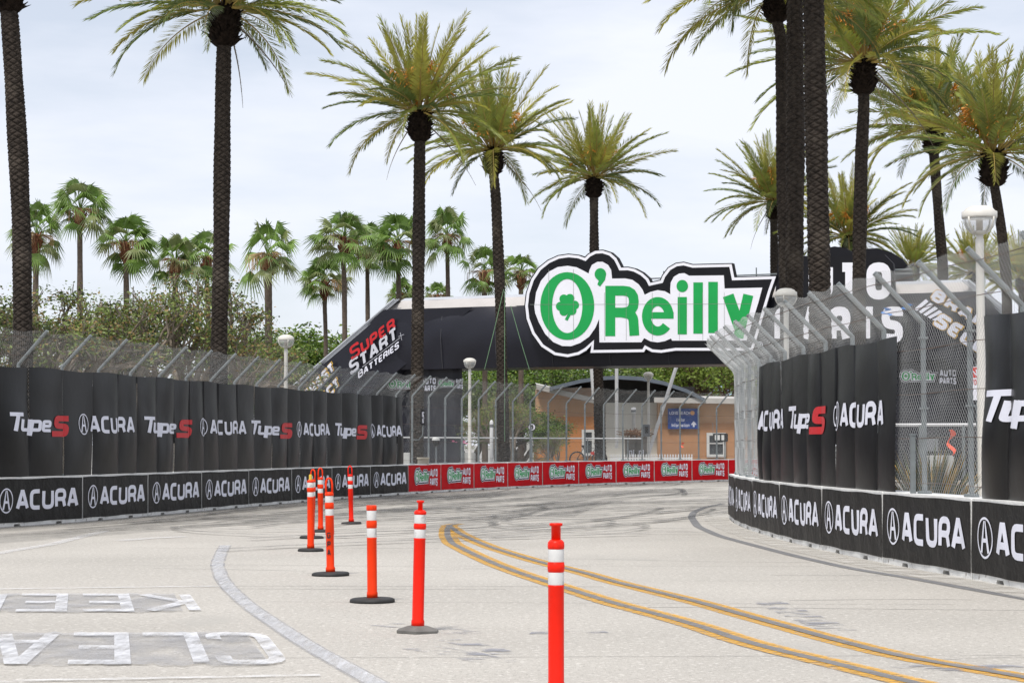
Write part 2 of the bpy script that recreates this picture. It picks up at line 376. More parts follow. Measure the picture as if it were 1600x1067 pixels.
# O-shaped auto-parts sign: outlines in the units of an enlarged view of the sign
C1 = [(195, 420), (205, 345), (232, 280), (275, 230), (325, 204), (380, 197), (430, 205), (470, 225), (497, 240), (501, 222), (515, 192), (545, 175), (575, 175), (605, 192), (622, 220), (627, 268), (700, 267), (740, 275), (775, 300), (797, 330), (808, 358), (840, 342), (880, 332), (920, 338), (951, 355), (950, 325), (953, 290), (970, 258), (1000, 240), (1030, 238), (1055, 252), (1248, 250), (1252, 323), (1462, 318), (1440, 400), (1412, 490), (1375, 612), (960, 612), (955, 600), (920, 615), (880, 622), (840, 616), (805, 598), (790, 621), (557, 622), (555, 492), (535, 540), (500, 590), (450, 625), (400, 643), (350, 642), (300, 620), (255, 575), (220, 510), (200, 460)]
C2 = [(152, 420), (160, 350), (185, 275), (225, 215), (275, 175), (330, 150), (385, 142), (440, 148), (478, 162), (500, 140), (535, 122), (575, 120), (615, 133), (645, 160), (663, 195), (672, 215), (715, 214), (750, 222), (790, 243), (822, 272), (836, 300), (903, 285), (915, 255), (945, 215), (985, 192), (1025, 187), (1075, 200), (1285, 195), (1300, 270), (1527, 263), (1500, 340), (1470, 440), (1435, 560), (1404, 660), (980, 660), (900, 672), (850, 668), (812, 648), (800, 668), (515, 672), (520, 622), (480, 660), (440, 683), (380, 696), (310, 685), (240, 640), (190, 570), (160, 490)]
def orl_layers():
    G = ring(378, 420, 150, 188, 84, 150)
    G += [ell(562, 243, 32, 33, 24), [(594, 243), (588, 275), (560, 312), (545, 300), (553, 280), (535, 262)]]
    G += stroke([(617, 308), (617, 587)], 55) + stroke(rounded([(617, 335), (748, 335), (748, 456), (617, 456)], 60), 54)
    G += stroke(rounded([(680, 456), (744, 470), (751, 584)], 45), 54)
    G += stroke(ell(881, 477, 63, 82, 30, 0, -320), 50) + stroke([(835, 472), (969, 472)], 36)
    G += [ell(1017, 309, 32, 34, 24)] + stroke([(1017, 370), (1017, 577)], 51) + stroke([(1105, 289), (1105, 573)], 53) + stroke([(1188, 286), (1188, 570)], 53)
    G += stroke([(1272, 361), (1335, 540)], 62) + stroke([(1384, 358), (1328, 596)], 56)
    for a in (95, 215, 335):   # shamrock leaves
        cx, cy = 379 + 36 * math.cos(math.radians(a)), 415 - 36 * math.sin(math.radians(a))
        for d in (-32, 32):
            G.append(ell(cx + 17 * math.cos(math.radians(a + 90 * (1 if d > 0 else -1))), cy - 17 * math.sin(math.radians(a + 90 * (1 if d > 0 else -1))), 25, 25, 16))
    G += [ell(379, 415, 24, 24, 12)] + stroke([(381, 430), (390, 465), (372, 498)], 17)
    blk = [C2] + stroke(C2, 26, True)
    white = stroke(C2, 17, True) + [C1]
    return blk, white, G
_BLK, _WHT, _GRN = orl_layers()

def logo_small(mb, x0, x1, z0, z1, put, mats_idx=(0, 1, 2)):
    """small copy of the sign mapped to a rectangle; put(x,z,layer) gives the 3D point"""
    f = lambda p: [(x0 + (a - 140) / 1400 * (x1 - x0), z1 - (b - 108) / 680 * (z1 - z0)) for a, b in p]
    for k, L in enumerate((_BLK, _WHT, _GRN)):
        if k == 1:
            flat(mb, [f(p) for p in _WHT], lambda x, z: put(x, z, 1), mats_idx[1])
        else: flat(mb, [f(p) for p in L], lambda x, z, k=k: put(x, z, k), mats_idx[k])

# ------------------------------------------------------------------ walls in plan
class Wall:
    def __init__(s, pts, side):
        p = np.array(pts, float); d = np.r_[0, np.cumsum(np.hypot(*np.diff(p, axis=0).T))]
        n = int(d[-1] / 0.1) + 1; s.s = np.linspace(0, d[-1], n)
        x, y = np.interp(s.s, d, p[:, 0]), np.interp(s.s, d, p[:, 1])
        k = np.hanning(31); k /= k.sum()
        for _ in range(2):
            x2, y2 = np.pad(x, 15, mode='reflect', reflect_type='odd'), np.pad(y, 15, mode='reflect', reflect_type='odd')
            x, y = np.convolve(x2, k, 'valid'), np.convolve(y2, k, 'valid')
        s.x, s.y = x, y; tx, ty = np.gradient(x, s.s), np.gradient(y, s.s); l = np.hypot(tx, ty)
        s.nx, s.ny = side * ty / l, -side * tx / l; s.L = d[-1]
    def P(s, q, off=0.0, z=0.0):
        nx, ny = np.interp(q, s.s, s.nx), np.interp(q, s.s, s.ny)
        return Vector((float(np.interp(q, s.s, s.x) + nx * off), float(np.interp(q, s.s, s.y) + ny * off), z))
    def near(s, X, Y): return float(s.s[np.argmin((s.x - X) ** 2 + (s.y - Y) ** 2)])
LP = [(0, 825), (10, 823.7), (120.5, 815.5), (220.9, 807), (316.2, 799), (399.6, 791.8), (472.7, 784.6), (526, 779.5), (582, 776), (636.5, 771.9), (693, 768.4), (750.6, 765.5), (805.7, 763), (861.5, 760.7), (915.7, 758.5), (971, 756.3), (1028, 754.5), (1085, 753), (1131, 752)]
cf = np.polyfit([p[0] / 1000 for p in LP], [p[1] for p in LP], 4)
lp = [ground(x, float(np.polyval(cf, x / 1000)))[:2] for x in np.linspace(0, 1131, 60)]
d0 = Vector(lp[0]) - Vector(lp[3]); d0.normalize(); d1 = Vector(lp[-1]) - Vector(lp[-4]); d1.normalize()
ext = []
a = Vector(lp[-1]); h = math.atan2(d1.y, d1.x)
for i in range(12):
    h -= 0.055; a = a + Vector((math.cos(h), math.sin(h))) * 2.5; ext.append(tuple(a))
LW = Wall([tuple(Vector(lp[0]) + d0 * k) for k in (14, 10, 5)] + [tuple(p) for p in lp] + ext, 1)
RW = Wall([(6.75, 12), (6.33, 19), (5.9, 23.05), (5.67, 24.68), (5.19, 28.15), (4.88, 31.62), (4.68, 34.9), (4.62, 38.6), (4.66, 41.5), (4.84, 44.8), (5.3, 48), (6.2, 51.2), (7.6, 54.3), (9.5, 57), (12, 59.5), (15, 61.5), (18.5, 63)], -1)
SJ = LW.near(-3.5, 66.71)          # where the black run meets the red run

# ------------------------------------------------------------------ ground, road, markings
def sheet(name, pts, z, m, res=None):
    mb = MB(); V, F = tess([[tuple(p) for p in pts]]); mb.add([(x, y, z) for x, y in V], F)
    for f in range(len(mb.f)): pass
    return structure(mb.build(name, m))
M['pave'] = mat('grey pavement', (0.30, 0.29, 0.27), 0.9, 0.15, 0.4)
def road_mat():
    m = mat('sun bleached concrete road', (0.438, 0.415, 0.376), 0.8, 0.10, 0.25, bump=0.3, bscale=70, spec=0.25)
    speckle(m, 17, 0.55, (0.58, 0.555, 0.51)); speckle(m, 23, 0.575, (0.29, 0.275, 0.25)); speckle(m, 60, 0.57, (0.25, 0.23, 0.20))
    speckle(m, 0.55, 0.62, (0.38, 0.365, 0.335), (1, 0.35, 1)); speckle(m, 2.6, 0.70, (0.30, 0.29, 0.275), (0.35, 1.6, 1))
    return m
mb = MB(); mb.box((0, 900, -0.51), (5200, 5200, 1.0)); structure(mb.build('ground', M['pave']))
ql = [LW.P(q, 0.0) for q in np.arange(0, LW.L, 2.5)]; qr = [RW.P(q, 0.0) for q in np.arange(0, RW.L, 1.5)]
rd = [(-14, -8), (-14, 20)] + [(p.x, p.y) for p in ql] + [(45, 60)] + [(p.x, p.y) for p in qr[::-1]] + [(7.5, -8)]
sheet('road', rd, 0.0, road_mat())

_mz = [0.004]
def strip(mb, pts, wd, z, mi=0, w_end=None):
    P = [Vector((p[0], p[1])) for p in pts]; n = len(P); row = []
    for i in range(n):
        t = (P[min(i + 1, n - 1)] - P[max(i - 1, 0)]).normalized(); nn = Vector((-t.y, t.x)); ww = wd if w_end is None else wd + (w_end - wd) * i / (n - 1)
        row.append([(P[i].x + nn.x * ww / 2, P[i].y + nn.y * ww / 2, z), (P[i].x - nn.x * ww / 2, P[i].y - nn.y * ww / 2, z)])
    mb.grid(row, mi)
def smooth(pts, n=60):
    p = np.array([(q[0], q[1]) for q in pts]); d = np.r_[0, np.cumsum(np.hypot(*np.diff(p, axis=0).T))]; t = np.linspace(0, d[-1], n)
    x, y = np.interp(t, d, p[:, 0]), np.interp(t, d, p[:, 1]); k = np.hanning(9); k /= k.sum()
    x = np.convolve(np.pad(x, 4, mode='reflect', reflect_type='odd'), k, 'valid'); y = np.convolve(np.pad(y, 4, mode='reflect', reflect_type='odd'), k, 'valid')
    return list(zip(x, y))
gp = lambda L: [ground(*p)[:2] for p in L]
M['yellow'] = worn('worn yellow road paint', (0.62, 0.34, 0.055), 0.42, 14, (1, 1, 1), soft=0.3, maxa=0.85)
M['seal'] = worn('dark grey line cover', (0.20, 0.20, 0.205), 0.33, 8, soft=0.25, maxa=0.85)
M['wpaint'] = worn('worn white road paint', (0.70, 0.71, 0.74), 0.47, 7, (2.6, .22, 1), soft=0.5, maxa=0.64)
M['wletter'] = worn('worn white word paint', (0.70, 0.71, 0.74), 0.45, 4, (1.6, .5, 1), soft=0.40, maxa=0.80)
M['wpaint2'] = worn('thin white road paint', (0.70, 0.70, 0.71), 0.52, 6, (0.6, 2, 1), soft=0.3, maxa=0.75)
M['greypaint'] = worn('grey painted over patch', (0.34, 0.345, 0.37), 0.48, 2.2, (1.2, .7, 1), soft=0.4, maxa=0.58)
M['blotch'] = worn('old thinner stain', (0.27, 0.275, 0.31), 0.545, 3.4, (0.8, 1.3, 1), soft=0.12, maxa=0.7)
M['skid'] = worn('tyre rubber marks', (0.085, 0.085, 0.088), 0.50, 3.0, (1, 1, 1), soft=0.45, maxa=0.66)
M['skidwide_shade'] = worn('broad rubber film and wall shade', (0.13, 0.13, 0.13), 0.5, 1.6, (1, 1, 1), soft=0.6, maxa=0.40)
M['crack'] = worn('thin road crack', (0.13, 0.125, 0.12), 0.40, 3, soft=0.3, maxa=0.8)
U1 = gp([(700, 820.5), (708, 826), (715.6, 832), (740, 844), (769, 855.6), (819, 871), (853, 880.6), (912, 894.7), (959, 908.7), (1037, 927.5), (1100, 943), (1150, 957.5), (1225, 978), (1300, 998.7), (1412, 1019 + 8), (1487, 1036 + 3), (1600, 1058), (1760, 1090)])
U2 = gp([(715, 818.5), (704, 819.5), (699, 826), (699, 837), (706, 849), (737.5, 865), (775, 882), (819, 898), (856, 910), (881, 918), (959, 943), (1037.5, 963), (1100, 980.6), (1150, 999), (1225, 1019), (1300, 1036), (1375, 1055), (1431, 1068), (1560, 1100)])
mb = MB()
for L, z in ((U1, 0.004), (U2, 0.008)):
    L = smooth(L, 120); strip(mb, L, 0.33, z)
structure(mb.build('yellow_centre_line', M['yellow']))
mb = MB()
for L, z in ((U1, 0.0095), (U2, 0.0105)): strip(mb, smooth(L, 120), 0.115, z)
mb2 = gp([(1129, 787), (1101, 792.5), (1084, 800), (1080, 808), (1090, 822.5), (1124, 837.5), (1180, 852.5), (1244, 869), (1337.5, 890), (1412, 901), (1525, 922), (1600, 935), (1720, 957)])
strip(mb, smooth(mb2, 90), 0.17, 0.006)
structure(mb.build('dark_line_cover', M['seal']))
mb = MB()
WL = gp([(352, 852), (346, 863), (339, 882), (346, 903), (360, 921), (390, 948), (435, 978), (480, 1008), (590, 1069), (640, 1097)])
strip(mb, smooth(WL, 80), 0.155, 0.006)
structure(mb.build('white_edge_line', M['wpaint']))
mb = MB(); strip(mb, smooth(WL, 80), 0.205, 0.0045); structure(mb.build('line_cover', M['greypaint']))
mb = MB()
strip(mb, gp([(-60, 922), (0, 921), (175, 918.5), (352, 916.5)]), 0.13, 0.012)
strip(mb, gp([(-60, 1068), (80, 1064), (300, 1060), (500, 1056)]), 0.12, 0.0125)
strip(mb, gp([(-20, 868), (30, 859), (80, 851), (165, 829.5)]), 0.22, 0.0115)
strip(mb, gp([(190, 845), (240, 841), (290, 839)]), 0.3, 0.013)
structure(mb.build('faded_white_line', M['wpaint2']))
mb = MB()
strip(mb, gp([(600, 975), (690, 984), (740, 991)]), 0.35, 0.005); strip(mb, gp([(655, 1012), (720, 1021), (780, 1036)]), 0.35, 0.0052)
strip(mb, gp([(830, 988), (900, 989), (950, 988)]), 0.3, 0.0055); strip(mb, gp([(1400, 1040), (1500, 1046), (1590, 1040)]), 0.3, 0.0058)
strip(mb, gp([(700, 1000), (760, 1012), (790, 1022)]), 0.22, 0.0062); strip(mb, gp([(1200, 940), (1260, 965), (1310, 985)]), 0.35, 0.0064)
structure(mb.build('road_stain', M['blotch']))
# worn words painted for drivers coming the other way
def road_word(word, pxr, pyn, pyf, pitch, wl, shear):
    n = ground(pxr, pyn); D1 = ground(pxr, pyf).y; H = D1 - n.y
    P = []; x = 0
    for ch in word:
        t = 0.20; gw, ss = GL[ch]
        for pts, cl in ss:
            q = [(u * (1 - t) + t / 2, v) for u, v in pts]
            q = [(a, 0.06 + b * 0.88) for a, b in q]
            ky = 2.3; q = [(a * wl, b * H / ky) for a, b in q]      # bars along the road are painted thicker
            if ch == 'C': q = rounded(q, 0.16)
            for s_ in stroke(q, 0.125, bool(cl)): P.append([(a + x, b * ky) for a, b in s_])
        x += pitch
    def f(a, b, z): return (n.x - a - (H - b) * shear, n.y + (H - b), z)
    mb = MB(); flat(mb, P, lambda a, b: f(a, b, 0.0165)); structure(mb.build('road_lettering', M['wletter']))
    mb = MB(); rj = random.Random(len(word)); n_ = 40; up = [(0.16 + (x + .2) * i / n_, H + rj.uniform(-.1, .12)) for i in range(n_ + 1)]; dn = [(0.16 + (x + .2) * i / n_, rj.uniform(-.12, .1)) for i in range(n_ + 1)]
    mb.grid([[f(a[0] + rj.uniform(-.02, .02), a[1], .0145), f(b[0], b[1], .0145)] for a, b in zip(up, dn)]); structure(mb.build('painted_over_patch', M['greypaint']))
road_word('KEEP', 315, 957, 929, 0.67, 0.56, 0.216)
road_word('CLEAR', 452, 1040, 990, 0.60, 0.52, 0.20)
# tyre marks
rng = random.Random(5)
mb = MB(); z = 0.018
def arc(p, hd, L, curv, n=24):
    pts = [p]; x, y = p
    for i in range(n):
        hd += curv * L / n; x += math.cos(hd) * L / n; y += math.sin(hd) * L / n; pts.append((x, y))
    return pts
def onroad(p):
    s = LW.near(*p); q = LW.P(s, 0); nn = LW.P(s, 1) - q; d = (Vector((p[0], p[1], 0)) - q).dot(nn)
    s2 = RW.near(*p); q2 = RW.P(s2, 0); n2 = RW.P(s2, 1) - q2; d2 = (Vector((p[0], p[1], 0)) - q2).dot(n2)
    return d > 0.5 and d2 > 0.6
for k in range(150):
    s0 = LW.near(-9.5, 42) + rng.uniform(-6, 60); off = rng.uniform(0.8, 11) if k % 3 else rng.uniform(0.6, 3.5)
    p = LW.P(s0, off); q = LW.P(s0 + 1, off); hd = math.atan2(q.y - p.y, q.x - p.x) + rng.uniform(-0.3, 0.22)
    if p.y > 86: continue
    A = arc((p.x, p.y), hd, rng.uniform(5, 24), rng.uniform(-0.085, 0.03))
    A = [a for a in A if onroad(a)]
    if len(A) > 4: z += 0.00015; strip(mb, A, rng.uniform(0.10, 0.24), z); 
    if rng.random() < 0.4 and len(A) > 4: z += 0.00015; strip(mb, [(a[0] + 1.3, a[1] - .6) for a in A], 0.14, z)
for k in range(16):
    cx, cy = rng.uniform(-5, 5), rng.uniform(40, 66); r = rng.uniform(2.2, 5.5); a0 = rng.uniform(0, 6.3)
    A = [(cx + r * math.cos(a0 + t), cy + r * math.sin(a0 + t)) for t in np.linspace(0, rng.uniform(2, 5.5), 40)]
    A = [a for a in A if onroad(a)]
    if len(A) > 6: z += 0.00015; strip(mb, A, rng.uniform(0.12, 0.2), z)
for (px, py, L, hd) in ((345, 862, 9, 0.9), (600, 800, 14, 1.2), (960, 802, 10, 0.35), (390, 845, 6, 1.0)):
    p = ground(px, py); z += 0.00015; strip(mb, arc((p.x, p.y), hd, L, -0.05), 0.3, z)
structure(mb.build('tyre_marks', M['skid']))
mb = MB(); z = 0.0165
for off, s0, L, wd in ((1.6, -8, 40, 1.3), (3.0, 2, 34, 1.0), (5.2, 8, 30, 1.2), (7.4, 0, 26, .9), (2.2, 22, 26, 1.6), (9.0, 6, 26, .9), (4.2, -10, 22, .8), (6.3, 18, 22, 1.1)):
    q0 = LW.near(-9.5, 42) + s0; A = [LW.P(q, off + .8 * math.sin((q - q0) * .12 + off)) for q in np.arange(q0, min(q0 + L, LW.L - 6), 1.0)]
    A = [(a.x, a.y) for a in A if onroad((a.x, a.y))]
    if len(A) > 4: z += .0002; strip(mb, A, wd, z)
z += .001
for o_, wd in ((.12, .22), (.2, .35), (.32, .5), (.8, .9)): z += .0002; strip(mb, [LW.P(q, o_)[:2] for q in np.arange(1, LW.L - 8, 1.0)], wd, z)  # dark strips along the left wall foot: shade painted onto the road
structure(mb.build('rubber_film_and_wall_shade', M['skidwide_shade']))
M['dust'] = worn('pale wall dust', (0.60, 0.58, 0.54), 0.50, 2.5, (1, 1, 1), soft=0.35, maxa=0.6)
mb = MB(); strip(mb, [RW.P(q, .30)[:2] for q in np.arange(8, RW.L - 4, .8)], .55, 0.0145); structure(mb.build('dust_band', M['dust']))
mb = MB(); rng = random.Random(17); z = 0.0035
for k in range(16):
    x, y = rng.uniform(-5, 5), rng.uniform(13.5, 36); hd = rng.choice((0, 0, 3.1, .2)) + rng.uniform(-.25, .25); A = []
    for i in range(int(rng.uniform(8, 26))): A.append((x, y)); hd += rng.gauss(0, .05); x += .22 * math.cos(hd); y += .22 * math.sin(hd)
    A = [a for a in A if onroad(a)]; z += .00003
    if len(A) > 4: strip(mb, A, rng.uniform(.012, .028), z)
for x0, y0, x1, y1 in ((-3, 21.2, 4.6, 20.8), (-6, 27.5, 4.2, 27.3), (-2.5, 15.6, 6, 15.9)): z += .00003; strip(mb, [(x0 + (x1 - x0) * i / 30, y0 + (y1 - y0) * i / 30 + rng.uniform(-.015, .015)) for i in range(31)], .014, z)
structure(mb.build('road_crack', M['crack']))

# ------------------------------------------------------------------ concrete barriers
def block_mesh(L):
    mb = MB(); g = 0.012
    bot = [(g, 0)]
    for c in (L * 0.27, L * 0.73): bot += [(c - .13, 0), (c - .10, .055), (c + .10, .055), (c + .13, 0)]
    bot += [(L - g, 0)]
    prof = bot + [(L - g, .975), (L - g - .02, 1.0), (g + .02, 1.0), (g, .975)]
    V, F = tess([prof])
    mb.add([(x, 0, z) for x, z in V], F); mb.add([(x, .45, z) for x, z in V], [f[::-1] for f in F])
    n = len(prof); mb.add([(x, 0, z) for x, z in prof] + [(x, .45, z) for x, z in prof], [(i, i + n, (i + 1) % n + n, (i + 1) % n) for i in range(n)])
    return mb.mesh('concrete_barrier', M['white_conc'])
def skin_y(x, z, L): return -0.014 - 0.006 * math.sin(x * 5.1 + 1) * math.sin(z * 4 + .6) - 0.004 * math.sin(x * 11 + z * 5)
def banner_mesh(L, m):
    mb = MB(); xs = np.linspace(.03, L - .03, 30); zs = np.linspace(.085, .965, 8)
    mb.grid([[(x, skin_y(x, z, L), z + .006 * math.sin(x * 3.3)) for z in zs] for x in xs]); return mb.mesh('sponsor_banner', m, True)
def text_black(L):
    mb = MB(); flat(mb, acura(L * .072, L * .945, .535, .42), lambda x, z: (x, skin_y(x, z, L) - .008, z), 0, cols=list(np.arange(.1, L, .15)))
    return mb.mesh('lettering', M['letter'])
def text_red(L):
    mb = MB(); put = lambda x, z, k: (x, skin_y(x, z, L) - .008 - .005 * k, z)
    logo_small(mb, L * .165, L * .645, .20, .90, put)
    for wd, z0 in (('AUTO', .555), ('PARTS', .235)):
        flat(mb, moved(text(wd, L * .225, .27, .26, .16, .60, .15), L * .645, z0), lambda x, z: put(x, z, 2), 3)
    return mb.mesh('lettering', [M['sign_black'], M['sign_white'], M['sign_green'], M['letter']])
LB, LR_, RB = 3.5, 3.06, 3.46
MESH = {'bl': (block_mesh(LB), banner_mesh(LB, M['black_ban']), text_black(LB)),
        'rd': (block_mesh(LR_), banner_mesh(LR_, M['red_ban']), text_red(LR_)),
        'rt': (block_mesh(RB), banner_mesh(RB, M['black_ban']), text_black(RB))}
ORD = ['first', 'second', 'third', 'fourth', 'fifth', 'sixth', 'seventh', 'eighth', 'ninth', 'tenth', 'eleventh', 'twelfth', 'thirteenth', 'fourteenth', 'fifteenth']
def barrier(p, q, kind, label, group):
    o = thing('concrete_barrier', p, label, 'barrier', group, math.atan2(q.y - p.y, q.x - p.x))
    b, s, t = MESH[kind]
    link('concrete_block', b, o); s_ = link('sponsor_banner', s, o); link('lettering', t, s_)
s = SJ
for k in range(9):
    s2 = s - LB
    if s2 < 0: break
    barrier(LW.P(s2), LW.P(s), 'bl', ('black bannered barrier on the left wall, ' + ORD[k] + ' one counted from the red banners') if k else 'left wall barrier with black banner that touches the first red one', 'black bannered barriers of the left wall'); s = s2
s = SJ; k = 0
while s + LR_ < LW.L - 1 and k < 16:
    if k < 10:
        barrier(LW.P(s), LW.P(s + LR_), 'rd', ('concrete barrier with red auto parts banner, ' + ORD[k] + ' red one from the black banners') if k else 'red bannered barrier right beside the black banners', 'red bannered barriers along the far bend')
    s += LR_; k += 1
sR = RW.near(5.67, 24.68); s = sR - 2 * RB; k = 0; SRJ = []
RLAB = {0: 'out of frame', }
for k in range(14):
    SRJ.append(s)
    vis = k - 1
    lab = {1: 'nearest black bannered barrier of the right wall, cut by the picture edge', 2: 'right wall barrier below the gap in the drapes, with the largest whole oval emblem'}.get(k, 'black bannered barrier on the curving right wall, ' + ORD[max(k - 1, 0)] + ' one from the picture edge')
    if 1 <= k <= 7: barrier(RW.P(s + RB), RW.P(s), 'rt', lab, 'black bannered barriers of the right wall')
    s += RB

# ------------------------------------------------------------------ debris fences
ZB, OV = 3.30, 0.64
def fence_pt(W, q, h, base=-0.20):
    """h = distance along the fence from the barrier top, up the post and out along its bent head"""
    hv = ZB - 1.0
    if h <= hv: return W.P(q, base, 1.0 + h)
    e = h - hv; return W.P(q, base + e * 0.707, ZB + e * 0.707)
HF = ZB - 1.0 + OV / 0.707
def fence(W, s0, s1, posts, label, runs):
    o = thing('debris_fence', W.P(posts[0], -.2, 0), label, 'fence'); O = o.location.copy()
    for q in posts:
        mb = MB(); base = fence_pt(W, q, 0); hd = [fence_pt(W, q, h) - O for h in (0, 1.2, 2.12, 2.22, 2.30, 2.38, 2.48, HF + .05)]
        # the bend is rounded
        hd[3] += (hd[4] - hd[3]) * .0; mb.tube(hd, 0.036, 9)
        c = W.P(q, -.2, 1.02) - O; mb.box(c, (.16, .16, .04))
        for h in (1.15, 2.1): pp = fence_pt(W, q, h) - O; mb.box(pp, (.11, .11, .03))
        mb.build('post', M['galv'], o)
    for h in (0.14, 0.75, 1.35, 1.95, 2.55, 3.05):
        mb = MB(); mb.tube([fence_pt(W, q, h, -.15) - O + Vector((0, 0, .012 * math.sin(q * 1.9 + h))) for q in np.arange(s0, s1, .8)], 0.006, 4, cap=False); mb.build('cable', M['cable'], o)
    hv = ZB - 1.0; hs = [0.02, .6, 1.2, 1.8, hv - .06, hv + .06, hv + .45, HF]
    mb = MB(); rngw = random.Random(2)
    def wav(q, h): return 0.02 * math.sin(q * 3.7 + h * 1.3) * min(1, h)
    def FP(q, h): return fence_pt(W, min(max(q, s0), s1), h, -.145 + wav(q, h)) - O
    for dr, (a0, a1, pitch, r) in [(d_, u_) for d_ in (1, -1) for u_ in runs]:
        for q0 in np.arange(a0 - HF, a1 + HF, pitch):
            pts = []; 
            for h in hs:
                q = q0 + dr * h * 0.9
                if a0 <= q <= a1: pts.append(FP(q, h + (0.03 * math.sin(q * 5.3) if h == HF else 0)))
            if len(pts) > 1: mb.tube(pts, r, 3, cap=False)
    mb.build('chain_link', M['wire'], o)
    return o
posts = list(np.arange(SJ - 17 * 1.75 - .6, SJ, 1.75)) + list(np.arange(SJ + .9, LW.L - 8, 1.53))
fence(LW, 0.5, LW.L - 6, posts, 'tall galvanised chain link debris fence with bent post heads on the left and far wall', [(0.5, SJ, 0.066, 0.0016), (SJ, LW.L - 6, 0.095, 0.0015)])
RE = RW.near(8.2, 55); posts = list(np.arange(sR - 6.4, RE, 1.73))
fence(RW, max(sR - 7, .5), RE, posts, 'tall bent chain link debris fence on the curving right wall', [(max(sR - 7, .5), RE, 0.078, 0.0019)])

# ------------------------------------------------------------------ black drapes hung on the fences
def drape(W, s0, s1, z0, z1, sgn, words, label, seed, amp=1.0, sp=1.0):
    rg = random.Random(seed); cr = [s0]
    while cr[-1] < s1 - .5: cr.append(cr[-1] + rg.uniform(.95, 1.45) * sp)
    cr[-1] = s1; am = [rg.uniform(.035, .075) * amp for _ in cr]; ph = [rg.uniform(0, 6) for _ in cr]
    def put(q, z, lift=0.0):
        q = min(max(q, s0), s1); i = max(0, int(np.searchsorted(cr, q)) - 1); i = min(i, len(cr) - 2)
        u = (q - cr[i]) / (cr[i + 1] - cr[i]); v = (z - z0) / (z1 - z0)
        b = abs(math.sin(math.pi * min(max(u, 0), 1))) ** .7 * am[i] * (0.30 + 1.0 * math.exp(-((v - .30 - .12 * math.sin(ph[i])) / .30) ** 2) + .35 * math.exp(-((v - .85) / .18) ** 2) * (math.sin(ph[i] * 2) > 0))
        b += (u - .5) * .03 * math.sin(ph[i] + 3 * v)
        e = 0.07 * amp * math.sin(4.6 * v + ph[0] * .3) * (1 if abs(q - s1) < 1 or abs(q - s0) < 1 else .35)
        return W.P(q + e, -.10 + b + lift, z)
    O = W.P(s0 if sgn > 0 else s1, -.1, 0)
    o = thing('banner_drape', O, label, 'banner')
    qs = sorted(set(list(np.arange(s0, s1, .085)) + cr + [c + .02 for c in cr[1:-1]] + [c - .02 for c in cr[1:-1]])); zs = np.linspace(z0, z1, 14)
    mb = MB(); top = lambda q: 0.018 * math.sin(q * 2.1)
    mb.grid([[put(q, z) + Vector((0, 0, top(q) * (z > z1 - .01))) - O for z in zs] for q in qs])
    nz_ = len(zs) - 1; slit = set()
    for c in cr[1:-1]:
        if rg.random() < .55:
            i = min(range(len(qs)), key=lambda k: abs(qs[k] - c)); lo = rg.choice((0, 0, 5)); hi = rg.choice((4, nz_ - 1, nz_)) if lo == 0 else nz_
            slit |= {i * nz_ + j for j in range(lo, hi)}
    keep = [k for k in range(len(mb.f)) if k not in slit]; mb.f = [mb.f[k] for k in keep]; mb.m = [mb.m[k] for k in keep]
    sh = mb.build('drape_sheet', M['drape'], o, True)
    for kind, a, b in words:
        mb = MB(); mr = MB()
        toq = (lambda x: x) if sgn > 0 else (lambda x: -x)
        cl = sorted(toq(q) for q in qs)
        fn = lambda x, z: put(toq(x), z, .012) - O
        if kind == 'A': flat(mb, acura(a, b, 2.10, .38), fn, 0, cols=cl)
        elif kind == 'W': flat(mb, moved(text('AcURA', b - a, .38, .205, .13, .62, .24), a, 1.91), fn, 0, cols=cl)
        else:
            wt, re = type_s(a, b, 1.93, .38); flat(mb, wt, fn, 0, cols=cl); flat(mr, re, fn, 0, cols=cl)
        mb.build('lettering', M['letter'], sh)
        if mr.f: mr.build('red_lettering', M['letter_red'], sh)
    return o
wd = []
for a, b, c, d in ((-27.42, -25.0, -24.6, -21.75), (-21.2, -18.0, -17.55, -14.1), (-13.65, -10.25, -9.9, -6.98), (-6.56, -3.72, -3.36, -.5)):
    wd += [('T', SJ + a, SJ + b), ('A', SJ + c, SJ + d)]
wd = [w_ for w_ in wd if w_[1] > 0.3]
drape(LW, max(.6, SJ - 33), SJ - .22, 1.005, 3.24, 1, wd, 'long black drape with white and red lettering hung along the left fence', 4)

def srw(px):   # arc length on the right wall seen at a pixel column
    k = (px - 800) / FPX; i = np.where((RW.y > 15) & (RW.y < 44.5))[0]; j = i[np.argmin(np.abs(RW.x[i] / (RW.y[i] / _ct) - k))]; return float(RW.s[j])
sa, sb = srw(1389), srw(1178)
drape(RW, sa, sb, 1.0, 3.15, -1, [('W', -srw(1180.5), -srw(1219)), ('T', -srw(1226), -srw(1283)), ('A', -srw(1294), -srw(1373))], 'rippled black drape on the right fence at the bend, left of the gap', 21, .85, .9)
sa2 = srw(1526)
drape(RW, max(.6, sa2 - 8), sa2, 1.0, 3.22, -1, [('T', -srw(1533), -srw(1533) + 2.9), ('A', -srw(1533) + 3.2, -srw(1533) + 6.2)], 'black drape on the right fence cut by the picture edge, right of the gap', 12, 1.3, .9)

